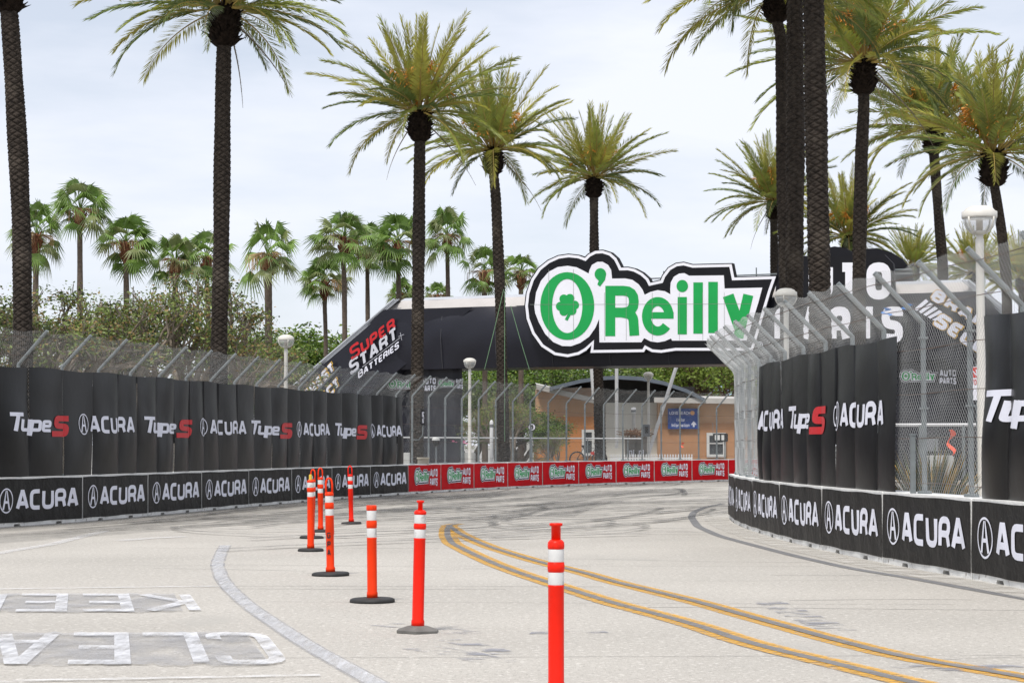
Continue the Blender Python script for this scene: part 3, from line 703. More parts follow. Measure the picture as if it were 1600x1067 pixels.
# ------------------------------------------------------------------ stage bridge over the far road
BL, BR = Vector((at(622, 463, 104).x, 104, 0)), Vector((at(1507, 433, 92).x, 92, 0))
BU = (BR - BL).normalized(); BN = Vector((BU.y, -BU.x, 0))       # BN points towards the camera
BLEN = (BR - BL).length
ZBOT, ZTOP = 5.57, 9.40
bridge = thing('stage_bridge', BL, 'black fabric stage bridge with sloping ends spanning the far road behind the palms', 'bridge')
def bp(u, dep, z): return BU * u - BN * dep + Vector((0, 0, z))   # local: dep away from the camera
prof = [(0.05, ZBOT), (-.12, 6.3), (-.2, 7.1), (-.14, 7.9), (.0, 8.45), (.14, 8.74)]
rg = random.Random(3)
mb = MB(); us = np.linspace(0, BLEN, 140); P = []
for u in us:
    row = []
    for i, (d, z) in enumerate(prof):
        wv = .045 * math.sin(u * 1.3 + z * 1.7) * math.sin(u * .45 + z) + .05 * math.sin(u * 2.3 - z * 2.6) * math.sin(u * .31 + 1) * (1 if 0 < i < 5 else 0)
        row.append(bp(u, d + wv, z))
    P.append(row)
mb.grid(P); mb.grid([[bp(u, 3.2, z) for z in (ZTOP - .05, ZBOT)] for u in us])
mb.grid([[bp(u, d, ZBOT) for d in (3.2, .05)] for u in us])
mb.build('front_skin', M['fabric'], bridge, True)
for u in np.arange(2.6, BLEN, 3.1):
    mb = MB(); mb.grid([[bp(u + k_, d - .035, z) for d, z in prof] for k_ in (-.02, .02)]); mb.build('skin_seam', mat('seam tape', (.035, .035, .042), .5), bridge)
def slant(f, z): a_ = -(ZTOP - z) * 1.36 + .03; return a_ + f * (BLEN + (ZTOP - z) * 1.14 - .06 - a_)
fs_ = np.linspace(0, 1, 140)
mb = MB(); mb.grid([[bp(slant(f, z), d + .02 * math.sin(f * 67 + z), z) for d, z in ((.15, 8.70), (.38, 9.02), (.70, 9.22))] for f in fs_]); mb.build('roof_slope', M['silver'], bridge, True)
mb = MB(); mb.grid([[bp(slant(f, z), d, z) for d, z in ((.70, 9.22), (.85, 9.36), (1.3, 9.40), (3.2, 9.36))] for f in fs_]); mb.build('roof_edge', M['silver2'], bridge, True)
# sloping legs
def leg(sgn, name):
    mb = MB(); mt = MB()
    x0 = 0 if sgn < 0 else BLEN
    sl = 1.36 if sgn < 0 else 1.14
    def pt(k, dep, z, inset=0.0): return bp(x0 + sgn * ((ZTOP - z) * sl - inset), dep, z)
    zs = np.linspace(0, 9.3, 14); W0 = 5.2
    mb.grid([[pt(0, -.1 + .12 * abs(f - .5) + .03 * math.sin(z * 2 + f * 7), z, f * W0) for f in np.linspace(0.03, 1, 12)] for z in zs if z <= 8.7 or True][:] if False else
            [[pt(0, -.12 + .16 * abs(f - .5) + .03 * math.sin(z * 2 + f * 7), z, .12 + f * W0) for f in np.linspace(0, 1, 12)] for z in np.linspace(0, 8.72, 16)])
    mb.grid([[pt(0, d, z, .12) for d in (0, 3.2)] for z in np.linspace(0, 9.2, 8)])
    mb.grid([[pt(0, d, z, .12 + W0) for d in (0, 3.2)] for z in np.linspace(0, ZBOT, 8)])
    mb.build('sloping_leg', M['fabric'], bridge, True)
    for f, r in ((0.0, .07), (.16, .03), (.28, .03)):
        mt.tube([pt(0, -.03, 0, f), pt(0, -.03, 9.25, f)], r, 6)
    mt.build('edge_piping', M['silver2'], bridge)
leg(-1, 'l'); leg(1, 'r')
# drape walls under both ends
def under(u0, u1, z1, dep):
    mb = MB(); mb.grid([[bp(u, dep + .10 * math.sin(u * 4.1) * (1 - z / 7) + .05 * math.sin(u * 9 + z), z) for z in np.linspace(0, z1, 8)] for u in np.linspace(u0, u1, 40)])
    return mb.build('skirt_drape', M['fabric'], bridge, True)
def u_of(px, py, dep=0):
    p = onplane(px, py, BL - BN * dep, BN); return (p - BL).dot(BU)
under(-5.6, u_of(722, 620, .9), ZBOT + .05, .9)
under(u_of(1386, 600, .9), BLEN + 5.6, ZBOT + .05, .9)
def skin_text(name, word, o, uv, vv, m, t, dep, big=None, skew=0, wk=.62, r=.2, parent=None, outline=None):
    """word laid on the bridge front; o, uv, vv measured on the photograph"""
    mb = MB(); P0 = BL - BN * dep
    P = text(word, 1.0, 1.0, t, .18, wk, r, 0, big)
    fn = lambda dd: (lambda a, b: onplane(o[0] + uv[0] * a + vv[0] * b, o[1] + uv[1] * a + vv[1] * b, BL - BN * (dep - dd), BN) - BL)
    if outline:
        P1 = text(word, None, 1.0, t, .18, wk, r, 0, big); g = []; xm = max(a for p in P1 for a, b in p)
        for p in P1: g += stroke(p, outline[1] * 2, True)
        g = [[(a / xm, b) for a, b in p] for p in g]
        flat(mb, g, fn(0), 1)
        flat(mb, P, fn(.03), 0); return mb.build(name, [m, outline[0]], parent or bridge)
    flat(mb, P, fn(0), 0); return mb.build(name, m, parent or bridge)
Z8 = lambda x, y: (480 + x / 4.2105, 440 + y / 4.2105)
skin_text('red_lettering', 'SUPER', Z8(292, 522), (292 / 4.21, -218 / 4.21), (-14 / 4.21, -70 / 4.21), M['letter_red'], .22, -.32, big=1.28)
skin_text('silver_lettering', 'START', Z8(285, 618), (312 / 4.21, -245 / 4.21), (-12 / 4.21, -82 / 4.21), M['letter_grey'], .22, -.32, big=1.15)
skin_text('white_lettering', 'BATTERIES', Z8(336, 640), (268 / 4.21, -205 / 4.21), (-2 / 4.21, -44 / 4.21), M['letter'], .2, -.32, big=1.15)
mb = MB()
for a in ([Z8(362, 562), Z8(612, 368)], [Z8(600, 362), Z8(637, 347)], [Z8(612, 335), Z8(622, 385)]):
    flat(mb, stroke(a, .6), lambda x, y: onplane(x, y, BL + BN * .33, BN) - BL)
mb.build('sparkle_line', M['letter_grey'], bridge)
go = (M['letter_gold'], .045)
skin_text('outlined_lettering', 'BRAKEBEST', (440, 668), (84, -90), (-6, -13), M['letter'], .26, -.3, outline=go)
skin_text('outlined_lettering', 'SELECT', (478, 660), (54, -58), (-6, -13), M['letter'], .26, -.3, outline=go)
Z1 = lambda x, y: (1380 + x / 5.927, 400 + y / 5.927)
skin_text('outlined_lettering', 'BRAKEBEST', Z1(430, 396), (182, 106), (11, -16), M['letter'], .26, -.32, outline=go)
skin_text('outlined_lettering', 'SELECT', Z1(455, 632), (118, 74), (14, -18.5), M['letter'], .26, -.32, outline=go)
mb = MB()
for k in range(5):
    a = Z1(290 + k * 24, 495 + k * 6 - 4 * k); b = Z1(395 + k * 34, 398 + k * 27)
    q = [Z1(285 + 42 * k, 492 + 24 * k), Z1(395 + 42 * k, 398 + 34 * k), Z1(395 + 42 * k + 28, 398 + 34 * k + 22), Z1(285 + 42 * k + 26, 492 + 24 * k + 17)]
    flat(mb, [q], lambda x, y: onplane(x, y, BL + BN * .33, BN) - BL)
mb.build('striped_flag', M['letter'], bridge)
# small copies of the sign on the skirts
def skirt_logo(px0, px1, py0, py1, tx, split):
    mb = MB(); P0 = lambda k: BL - BN * (.66 - .02 * k)
    put = lambda x, z, k: onplane(x, -z, P0(k), BN) - BL
    logo_small(mb, px0, px0 + (px1 - px0) * split, -py1, -py0, put)
    xa = px0 + (px1 - px0) * (split + .03)
    for wd, f in (('AUTO', .52), ('PARTS', 0.02)):
        flat(mb, moved(text(wd, px1 - xa, (py1 - py0) * .42, .26, .16, .6, .15), xa, -py1 + (py1 - py0) * f), lambda x, z: put(x, z, 2), 3)
    mb.build('small_sign_print', [M['sign_black'], M['sign_white'], M['sign_green'], M['letter']], bridge)
skirt_logo(604, 681, 589, 612, 1, .68); skirt_logo(684, 723, 591, 608, 1, .7); skirt_logo(1405, 1494, 576, 601, 1, .68)
# rails on top
mb = MB()
for u0, u1 in ((u_of(990, 428, 1), u_of(1222, 420, 1)), (u_of(1385, 418, 1), u_of(1424, 425, 1))):
    for z in (9.75, 9.95): mb.tube([bp(u0, 1, z), bp(u1, 1, z)], .035, 6)
    for u in np.arange(u0, u1, 1.6): mb.tube([bp(u, 1, 9.3), bp(u, 1, 10.3)], .03, 6)
mb.build('scaffold_rail', M['galv'], bridge)

# big sign on the bridge
sg = thing('giant_sign', BL, 'giant green and white cut-out letter sign with black outline on the stage bridge', 'sign')
Z3 = lambda x, y: (780 + x / 3.5556, 360 + y / 3.5556)
def sfn(dep): return lambda a, b: onplane(*Z3(a, b), BL + BN * dep, BN) - BL
mb = MB(); flat(mb, _BLK, sfn(.62), 0, lambda a, b: onplane(*Z3(a, b), BL + BN * .62, BN) - BL - BN * .34); mb.build('sign_board', M['sign_black'], sg)
mb = MB(); flat(mb, stroke(C2, 15, True), sfn(.632)); flat(mb, [C1], sfn(.632)); mb.build('white_face', M['sign_white'], sg)
mb = MB(); flat(mb, _GRN, sfn(.645)); mb.build('green_lettering', M['sign_green'], sg)
mb = MB()
for a in (275, 412, 585, 705, 850, 1000, 1130, 1250): flat(mb, stroke([(a, 215 if a < 500 else 345), (a + 1, 610)], 1.6), sfn(.652))
flat(mb, stroke([(170, 412), (1400, 408)], 1.6), sfn(.652)); mb.build('panel_seam', mat('sign seam', (.22, .25, .22), .7), sg)
mb = MB(); g = ring(1448, 637, 17, 19, 14, 16, 24) + [[(a + 1440, b + 627) for a, b in p] for p in [[(0, 0), (4, 0), (4, 20), (0, 20)], [(4, 0), (14, 0), (14, 4), (4, 4)], [(4, 9), (14, 9), (14, 13), (4, 13)], [(11, 0), (15, 0), (15, 13), (11, 13)], [(6, 13), (11, 13), (16, 20), (12, 20)]]]
flat(mb, g, sfn(.66)); mb.build('registered_mark', M['letter'], sg)
# second sign: two rows of white letters
s2 = thing('letter_sign', BL, 'black sign with two rows of tall white letters, right of the green sign', 'sign')
Z2 = lambda x, y: (1180 + x / 5.081, 350 + y / 5.081)
pl = [(1216, 398), (1300, 402), (1345, 401), (1360, 398), (1382, 398), (1396, 412), (1399, 462), (1412, 470), (1419, 486), (1416, 530), (1404, 541), (1240, 548), (1205, 548)]
pf = lambda d: (lambda x, y: onplane(x, y, BL + BN * d, BN) - BL)
mb = MB(); flat(mb, [pl], pf(.5), 0, lambda x, y: onplane(x, y, BL + BN * .5, BN) - BL - BN * .24); mb.build('sign_board', M['sign_black'], s2)
mb = MB()
for wd, o, uv, vv in (('AUTO', (1216, 469), (176, -1), (0, -58)), ('PARTS', (1210, 536), (201, 0), (0, -57))):
    flat(mb, text(wd, 1.0, 1.0, .25, .2, .46, .22), lambda a, b: onplane(o[0] + uv[0] * a + vv[0] * b, o[1] + uv[1] * a + vv[1] * b, BL + BN * .515, BN) - BL)
mb.build('lettering', M['sign_white'], s2)
# dark backs of the signs facing the other way
def back_sign(pts, label):
    o = thing('sign_back', BL - BN * 3.6, label, 'sign', 'dark sign backs above the bridge'); O = o.location
    mb = MB(); f = lambda d: (lambda x, y: onplane(x, y, BL - BN * d, BN) - O)
    flat(mb, [pts], f(3.5), 0, lambda x, y: onplane(x, y, BL - BN * 3.5, BN) - O - BN * .25); mb.build('sign_board', M['sign_black'], o)
back_sign([(1290, 460), (1290, 388), (1304, 385), (1322, 388), (1335, 396), (1350, 389), (1370, 388), (1392, 394), (1410, 405), (1422, 420), (1428, 440), (1428, 460)], 'dark rounded back of a sign rising above the white letters')
back_sign(ell(1186, 440, 27, 26, 20, 0, 180)[::1], 'small dark dome of a sign back behind the railing above the green sign')

# ------------------------------------------------------------------ palms
def frond_geo(mb, L, el, az, droop, rg, ml=0, mr=1, dens=78, lw=.062, ll=.60):
    n = 14; p = Vector((math.cos(az) * .18, math.sin(az) * .18, .1)); pts = [p.copy()]; T = []
    side = Vector((-math.sin(az), math.cos(az), 0)); sway = rg.uniform(-.25, .25)
    for i in range(n):
        f = (i + .5) / n; e = el - droop * f ** 1.6; a2 = az + sway * f
        d = Vector((math.cos(e) * math.cos(a2), math.cos(e) * math.sin(a2), math.sin(e))); T.append(d); p = p + d * (L / n); pts.append(p.copy())
    mb.tube(pts, [.035 * (1 - .85 * i / n) for i in range(n + 1)], 3, mr, cap=False)
    tw = rg.uniform(-.5, .5)
    for i in range(dens):
        f = .16 + .84 * (i + rg.random() * .6) / dens; x = f * n; k = min(int(x), n - 1); q = pts[k].lerp(pts[k + 1], x - k); t = T[k]
        s = (side * math.cos(tw) + t.cross(side) * math.sin(tw)); nn = s.cross(t)
        if nn.z < 0: nn = -nn
        l = ll * L / 3.6 * min(1, (f - .08) / .16) * (1 - .5 * max(0, (f - .45) / .55))
        a = math.radians(50 - 30 * f + rg.uniform(-7, 7))
        for sg_ in (1, -1):
            d = (t * math.cos(a) + s * sg_ * math.sin(a) + nn * (.22 + rg.uniform(-.2, .2)) + Vector((0, 0, -.08))).normalized()
            w_ = (t * .8 + nn * .3).normalized() * lw * .5
            tip = q + d * l - Vector((0, 0, .08 * l)); m = q + d * l * .45
            mb.add([q, m + w_, tip, m - w_], [(0, 1, 2, 3)], ml)
def date_crown(seed, emin=-14, nf=58):
    rg = random.Random(seed); mb = MB(); fr = MB()
    for k in range(nf):
        f = (k + .5) / nf; az = k * 2.39996 + rg.uniform(-.2, .2)
        el = math.radians(86 - (86 - emin) * f ** 1.0 + rg.uniform(-6, 6)); dr = math.radians(4 + 50 * f ** 1.2 + rg.uniform(-6, 14))
        frond_geo(mb, (3.45 + .55 * math.sin(math.pi * min(1, f * 1.3)) + rg.uniform(-.45, .3)), el, az, dr, rg, rg.choice((0, 0, 2, 3) if k > 20 else (0, 2, 2)))
    for k in range(13):
        az = rg.uniform(0, 6.28); el = math.radians(rg.uniform(35, 72)); p = Vector((0, 0, .1)); base = p + Vector((math.cos(az) * math.cos(el), math.sin(az) * math.cos(el), math.sin(el))) * rg.uniform(1.0, 1.65)
        fr.tube([p, base], .02, 3)
        for j in range(16):
            d = Vector((rg.gauss(0, .5) + math.cos(az) * .5, rg.gauss(0, .5) + math.sin(az) * .5, rg.gauss(.1, .5))).normalized(); fr.tube([base, base + d * .26, base + d * .45 - Vector((0, 0, .12))], .02, 3)
    return mb.mesh('crown', [M['frond'], M['rachis'], M['frond_yellow'], M['frond_dark']]), fr.mesh('flower_stalks', M['fruit'])
def dead_mesh(seed, L, ang):
    rg = random.Random(seed); mb = MB(); frond_geo(mb, L, math.radians(ang), 0, math.radians(22), rg, 0, 0, 34, .03, .14); return mb.mesh('dead_frond', M['dead'])
CROWNS = [date_crown(s_) for s_ in (11, 22, 33, 44)] + [date_crown(55, 22, 40)]
DEAD = [dead_mesh(1, 3.1, -42), dead_mesh(2, 2.6, -55)]
def heads(seed):
    rg = random.Random(seed); mb = MB()
    prof = [(.22, -.85), (.34, -.76), (.41, -.55), (.43, -.25), (.39, .02), (.28, .25), (.14, .42), (0, .5)]
    mb.lathe(prof, 18)
    for k in range(230):
        z = rg.uniform(-.84, .3); r = np.interp(z, [-.85, -.76, -.55, -.25, .02, .3], [.20, .32, .39, .41, .37, .25]); a = rg.uniform(0, 6.28)
        d = Vector((math.cos(a), math.sin(a), .75 + rg.uniform(-.3, .3))).normalized(); q = Vector((math.cos(a) * r, math.sin(a) * r, z)); s_ = Vector((-math.sin(a), math.cos(a), 0)) * rg.uniform(.04, .075)
        l = rg.uniform(.10, .20) if rg.random() < .93 else .34; u = Vector((0, 0, .045))
        mb.add([q - s_ - u * .6, q + s_ - u * .6, q + s_ * .9 + u, q - s_ * .9 + u, q + d * l - s_ * .5, q + d * l + s_ * .5], [(0, 1, 5, 4), (3, 4, 5, 2), (0, 4, 3), (1, 2, 5)])
    return mb.mesh('boot_head', M['boots'])
HEADS = [heads(1), heads(2)]
def bark(mb, path, r0, r1, rowh, na, amp, step, seg=26):
    """tapering trunk covered with overlapping leaf scars (real relief)"""
    d = [0.0]
    for a, b in zip(path, path[1:]): d.append(d[-1] + (b - a).length)
    n = int(d[-1] / step); X = [np.interp(np.linspace(0, d[-1], n), d, [p[i] for p in path]) for i in range(3)]
    k = 41 if n > 90 else 9; ker = np.hanning(k); ker /= ker.sum()
    X = [np.convolve(np.pad(x, k // 2, mode='reflect', reflect_type='odd'), ker, 'valid') for x in X]
    vs = []
    for i in range(n):
        h = i * step; v = h / rowh; R = r0 + (r1 - r0) * i / n
        R *= 1 + .05 * math.sin(h * .8) + .03 * math.sin(h * 2.1 + 1)
        for j in range(seg):
            a = 2 * math.pi * j / seg; u = a / (2 * math.pi) * na
            g1 = abs(2 * ((u + v / 2) % 1) - 1); g2 = abs(2 * ((u - v / 2) % 1) - 1); lip = 1 - ((v / 1.0 + (int(u * 2) % 2) * .5) % 1) * .35
            rr = R * (1 + amp * (min(1, 2.4 * min(1 - g1, 1 - g2)) * lip - .45))
            vs.append((X[0][i] + rr * math.cos(a), X[1][i] + rr * math.sin(a), X[2][i]))
    mb.add(vs, [(i * seg + j, i * seg + (j + 1) % seg, (i + 1) * seg + (j + 1) % seg, (i + 1) * seg + j) for i in range(n - 1) for j in range(seg)])
def date_palm(path, D, wpx, label, crown=None, cs=1.0, rz=0.0, head=0, hs=1.0, dead=(), gz=0.35, fruit=True):
    """path: trunk centre line read from the photograph, top first; D: distance"""
    pts = [at(px, py, D) for px, py in path][::-1]
    if pts[0].z > .05: pts = [Vector((pts[0].x, D, 0))] + pts
    O = Vector((pts[0].x, D, 0)); o = thing('date_palm', O, label, 'palm tree', 'date palms')
    r = wpx / FPX * D / 2; mb = MB(); bark(mb, [p - O for p in pts], r * 1.12, r * .92, .085 if D < 65 else .10, 5, .20, .021 if D < 65 else .03, 42 if D < 65 else 30); mb.build('trunk', M['trunk'], o, False)
    if crown is not None:
        top = pts[-1] - O
        h = link('boot_head', HEADS[head], o, top + Vector((0, 0, .72 * hs))); h.scale = (hs,) * 3; h.rotation_euler = (0, 0, rz)
        cm, fm = CROWNS[crown]; c = link('crown', cm, o, top + Vector((0, 0, .85 * hs))); c.rotation_euler = (0, 0, rz); c.scale = (cs,) * 3
        if fruit: c2 = link('flower_stalks', fm, o, top + Vector((0, 0, .95 * hs))); c2.rotation_euler = (0, 0, rz); c2.scale = (cs,) * 3
        for az, k in dead:
            q = link('dead_frond', DEAD[k], o, top + Vector((0, 0, .55 * hs))); q.rotation_euler = (0, 0, az); q.scale = (cs,) * 3
    return o
date_palm([(14, 14), (16, 40), (22, 131), (29, 252), (34, 367), (35.7, 525)], 50, 28.5, 'leaning date palm trunk at the left edge of the picture', 4, .85, 1.0, hs=.85, fruit=False)
date_palm([(350, 66), (348, 160), (347, 260), (345.5, 400), (341.5, 560)], 56, 24.5, 'tall date palm left of the middle with its crown cut off by the picture top', 1, 1.0, .8, dead=((-.25, 0), (1.2, 1)))
date_palm([(656, 216), (655, 310), (654, 400), (652, 580), (651, 700)], 74, 18.6, 'date palm with full round crown before the left end of the stage bridge', 0, 1.0, 0.4, dead=((3.5, 1), (0.3, 0)))
date_palm([(771, 268), (775, 310), (782, 480), (787, 700)], 83, 16.2, 'date palm in front of the bridge just left of the green sign', 2, 1.0, 2.2, 1, .95, dead=((-.3, 0),))
date_palm([(928, 306), (928.5, 395), (934, 560), (938, 700)], 106, 14.8, 'date palm standing behind the big green sign, its crown above the sign', 0, 1.05, 3.4, 1, 1.0)
date_palm([(1209, 340), (1210, 410), (1212, 560)], 112, 13.2, 'date palm at the right end of the green sign, half hidden by a trunk bundle', 1, 1.05, 4.0, 0, .9, dead=((3.3, 1),))
date_palm([(1213, 30), (1221, 60), (1223, 200), (1225, 350), (1229, 470)], 55, 20, 'thin trunked date palm, left of the three trunks standing close together', 2, 1.05, .3, 0, .8)
date_palm([(1241, -85), (1242, 0), (1243, 240), (1241, 460)], 51, 26.5, 'date palm trunk in the middle of the three standing close together', 3, 1.15, 2.0)
date_palm([(1269, -75), (1271, 0), (1276, 240), (1281, 460)], 46, 33, 'thickest date palm trunk, right of the three standing close together', 0, 1.2, 5.2)
date_palm([(1349, 142), (1350, 165), (1346, 240), (1342, 440)], 69, 20, 'date palm with dark boot ball between the three trunks and the lamp', 1, 1.18, 2.7, 0, 1.0, dead=((-.5, 0),))
date_palm([(1459, 236), (1461, 262), (1466, 330), (1473, 415)], 101, 16, 'slim date palm left of the big lamp at right', 2, 1.38, 1.1, 1, 1.2)
date_palm([(1553, 285), (1557, 310), (1565, 360), (1573, 440)], 85, 15.6, 'bent date palm with hanging boot clump right of the big lamp', 3, 1.25, 3.9, 0, 1.3)
date_palm([(1326, 395), (1327, 440), (1328, 560)], 106, 13.5, 'date palm whose crown spreads low just behind the white letter sign', 3, 1.0, .7, 1, .9)
date_palm([(1427, 436), (1428, 480)], 135, 10, 'small distant date palm peeping over the right end of the bridge', 1, .78, .7, 1, .9, fruit=False)
date_palm([(1522, 450), (1522, 500)], 118, 11, 'distant date palm right behind the big lamp post', 0, .82, 1.7, 1, .9)
date_palm([(1597, 455), (1597, 520)], 125, 11, 'distant date palm at the right edge below the bent palm', 2, .85, .2, 0, .9)

def fan_crown(seed):
    rg = random.Random(seed); mb = MB(); nl = rg.choice((24, 28, 32, 36)); gap = rg.uniform(0, 6.28); low = rg.uniform(105, 150)
    for k in range(nl):
        f = k / nl; az = k * 2.4 + rg.uniform(-.3, .3); el = math.radians(84 - low * f + rg.uniform(-16, 16))
        if f > .35 and math.cos(az - gap) > .75 and rg.random() < .7: continue
        d = Vector((math.cos(el) * math.cos(az), math.cos(el) * math.sin(az), math.sin(el)))
        pl = rg.uniform(.75, 1.3); b = d * pl + Vector((0, 0, -.10 * f)); mb.tube([(0, 0, 0), d * pl * .5 + Vector((0, 0, .05)), b], [.03, .02, .018], 3, 1, cap=False)
        s_ = Vector((-math.sin(az), math.cos(az), 0)); nn = d.cross(s_) * (1 if True else 1)
        R = rg.uniform(.75, 1.05); ns = 20; fold = rg.uniform(.3, .8); lite = 1 if rg.random() < .35 else 0
        for j in range(ns):
            a0 = math.radians(-100 + 200 * j / ns); a1 = math.radians(-100 + 200 * (j + 1) / ns); am = (a0 + a1) / 2
            D = lambda a, r: b + (d * math.cos(a) + s_ * math.sin(a)) * r - nn * fold * abs(math.sin(a)) * r * .8 - Vector((0, 0, .22 * r * r))
            rr = .52 * R; m = 0 if not lite else 2
            p0, p1 = D(a0, rr), D(a1, rr); pm = D(am, rr) + nn * .025; tip = D(am, R * rg.uniform(.95, 1.15)) - Vector((0, 0, rg.uniform(.06, .45)))
            mb.add([b, p0, pm, p1, tip], [(0, 1, 2), (0, 2, 3), (1, 4, 2), (2, 4, 3)], m)
    for k in range(5):
        az = rg.uniform(0, 6.28); a = Vector((math.cos(az), math.sin(az), 0))
        for j in range(14):
            p = a * rg.uniform(.6, 1.2) + Vector((rg.gauss(0, .12), rg.gauss(0, .12), rg.uniform(-.2, .1))); mb.tube([a * .3 + Vector((0, 0, .1)), p, p - Vector((0, 0, rg.uniform(.3, .7)))], .012, 3, 3, cap=False)
    return mb.mesh('crown', [M['fan'], M['fan'], M['fanlight'], M['tan']])
FANS = [fan_crown(s_) for s_ in (5, 6, 7, 8, 9, 10, 13)]
def fan_palm(x, y, rpx, xb, wpx, D, label, k):
    top = at(x, y, D); O = Vector((at(xb, y, D).x, D, 0)); o = thing('fan_palm', O, label, 'palm tree', 'fan palms in the background')
    r = wpx / FPX * D / 2; mb = MB(); t = top - O; pts = [Vector((0, 0, 0)), Vector((t.x * .2, 0, t.z * .4)), Vector((t.x * .6, 0, t.z * .75)), t - Vector((0, 0, .9))]
    bark(mb, pts, r * 1.2, r * .9, .22, 5, .06, .2, 12); mb.build('trunk', M['fantrunk'], o, True)
    mb = MB(); mb.lathe([(r * .9, -1.1), (r * 1.5, -.85), (r * 1.9, -.4), (r * 1.2, 0), (0, .15)], 12)
    rg = random.Random(k)
    for q in range(50):
        a = rg.uniform(0, 6.28); z = rg.uniform(-1, 0); p = Vector((math.cos(a) * r * 1.4, math.sin(a) * r * 1.4, z)); mb.tube([p, p + Vector((math.cos(a) * .16, math.sin(a) * .16, .2))], [.05, .02], 3)
    b_ = mb.build('boot_head', M['fanboot'], o); b_.location = t
    c = link('crown', FANS[(k * 3) % 7], o, t); s_ = rpx / FPX * D / 1.9; q_ = .88 + .24 * ((k * 7) % 5) / 4; c.scale = (s_ * q_, s_ * q_, s_ * (2 - q_)); c.rotation_euler = (.10 * math.sin(k * 2), .10 * math.cos(k * 3), k * 1.3)
FP_ = [(57, 368, 54, 56, 9, 105, 'fan palm beside the leaning trunk at the left edge'), (125, 328, 58, 128, 9, 104, 'tallest fan palm on the left, clear above the shrubs'),
       (197, 380, 56, 201, 9, 108, 'fan palm with an upright round leaf, right of the tallest left one'), (274, 408, 50, 276, 9, 110, 'fan palm half hidden by rusty foliage, left of two neighbours'),
       (323, 402, 50, 330, 8, 112, 'fan palm tucked behind the tall date palm trunk'), (419, 400, 64, 422, 12, 100, 'big fan palm just right of the tall date palm trunk'),
       (507, 440, 48, 512, 7, 112, 'low fan palm above the sloping end of the stage bridge'), (537, 372, 54, 541, 8, 108, 'tall slim fan palm with tan seed strands above the bridge end'),
       (574, 392, 50, 576, 7, 116, 'fan palm behind the tan seed strands, between two taller ones'), (622, 378, 54, 626, 8, 112, 'fan palm left of the trunk in front of the bridge'),
       (699, 368, 50, 702, 7, 114, 'slim fan palm alone right of the trunk in front of the bridge'), (757, 425, 46, 758, 8, 116, 'short fan palm peeping over the pale bridge roof'),
       (814, 425, 40, 814, 8, 122, 'bushy fan palm top beside the left edge of the green sign'), (628, 460, 30, 628, 7, 122, 'small bright fan palm top just over the bridge roof'),
       (684, 462, 26, 684, 7, 126, 'tiny fan palm tip over the roof right of the trunk')]
for k, a in enumerate(FP_): fan_palm(*a[:6], a[6], k)

# ------------------------------------------------------------------ broadleaf trees
def tree_meshes(seed, H, spread, nleaf, lsize, mats, depth=5, hang=0.0, bare=.35, trunkr=.16, barkm='bark', clump=.45, drop=.2):
    rg = random.Random(seed); mb = MB(); tips = []
    def br(p, d, L, r, k):
        n = 4; pts = [p.copy()]; q = p.copy(); dd = d.copy()
        for i in range(n):
            dd = (dd + Vector((rg.gauss(0, .13), rg.gauss(0, .13), rg.gauss(.03, .1)))).normalized(); q = q + dd * L / n; pts.append(q.copy())
            if k <= 2: tips.append((q.copy(), k))
        mb.tube(pts, [r * (1 - .35 * i / n) for i in range(n + 1)], 5 if k > 2 else 3, cap=False)
        if k == 0: tips.append((q.copy(), 0)); return
        for c in range(3 if k > 2 else 2 + (rg.random() < .5)):
            a = rg.uniform(0, 6.28); u = dd.orthogonal().normalized(); v = dd.cross(u); s_ = rg.uniform(.45, .95) * spread
            e = (dd + (u * math.cos(a) + v * math.sin(a)) * s_ + Vector((0, 0, .06))).normalized()
            br(q, e, L * rg.uniform(.62, .85), r * .6, k - 1)
    for s0 in range(3):
        a = s0 * 2.1 + rg.uniform(-.4, .4); br(Vector((0, 0, 0)) if s0 == 0 else Vector((.15 * math.cos(a), .15 * math.sin(a), .1)), Vector((math.cos(a) * .35 * spread, math.sin(a) * .35 * spread, 1)).normalized(), H * bare, trunkr, depth)
    top = max(t[0].z for t in tips); k_ = H / top
    V = np.array(mb.v) * k_; mb.v = [tuple(v) for v in V]
    tr = mb.mesh('trunk', M[barkm])
    lf = MB(); tp = [t for t in tips if t[1] <= 0] or tips
    dens = [max(.0, rg.gauss(.9, .7)) if rg.random() > drop else 0 for _ in tp]; cum = np.cumsum(dens); cum /= cum[-1]
    ax = [Vector((rg.gauss(0, 1), rg.gauss(0, 1), rg.gauss(-.1 - hang * 3, .25))).normalized() for _ in tp]; nm = len(mats)
    for i in range(nleaf):
        j = min(int(np.searchsorted(cum, rg.random())), len(tp) - 1); c = tp[j][0] * k_
        u_ = rg.random(); p = c + ax[j] * (u_ * clump * 3 - clump) + Vector((rg.gauss(0, clump * .5), rg.gauss(0, clump * .5), rg.gauss(0, clump * .28)))
        d = Vector((rg.gauss(0, 1), rg.gauss(0, 1), rg.gauss(-.3 - hang, .6))).normalized(); s_ = d.orthogonal().normalized(); s_.rotate(Matrix.Rotation(rg.uniform(0, 6.28), 3, d))
        l = lsize * rg.uniform(.6, 1.4); mi = rg.choice([(0, 0, 0, 1), (0, 1, 1, 0), (0, 2, 2, 2), (2, 0, 0, 0)][j % 4]) % nm if nm > 1 else 0
        lf.add([p, p + d * l * .5 + s_ * l * .24, p + d * l, p + d * l * .5 - s_ * l * .24], [(0, 1, 2, 3)], mi)
    return tr, lf.mesh('foliage', [M[m] for m in mats])
PEP = [tree_meshes(s_, 6.2, 1.0, 10000, .115, ('leaf_olive', 'leaf_rust', 'leaf_deep'), 5, .05, .26, .22, 'bark_pale', clump=.27, drop=.40) for s_ in (1, 2, 3)]
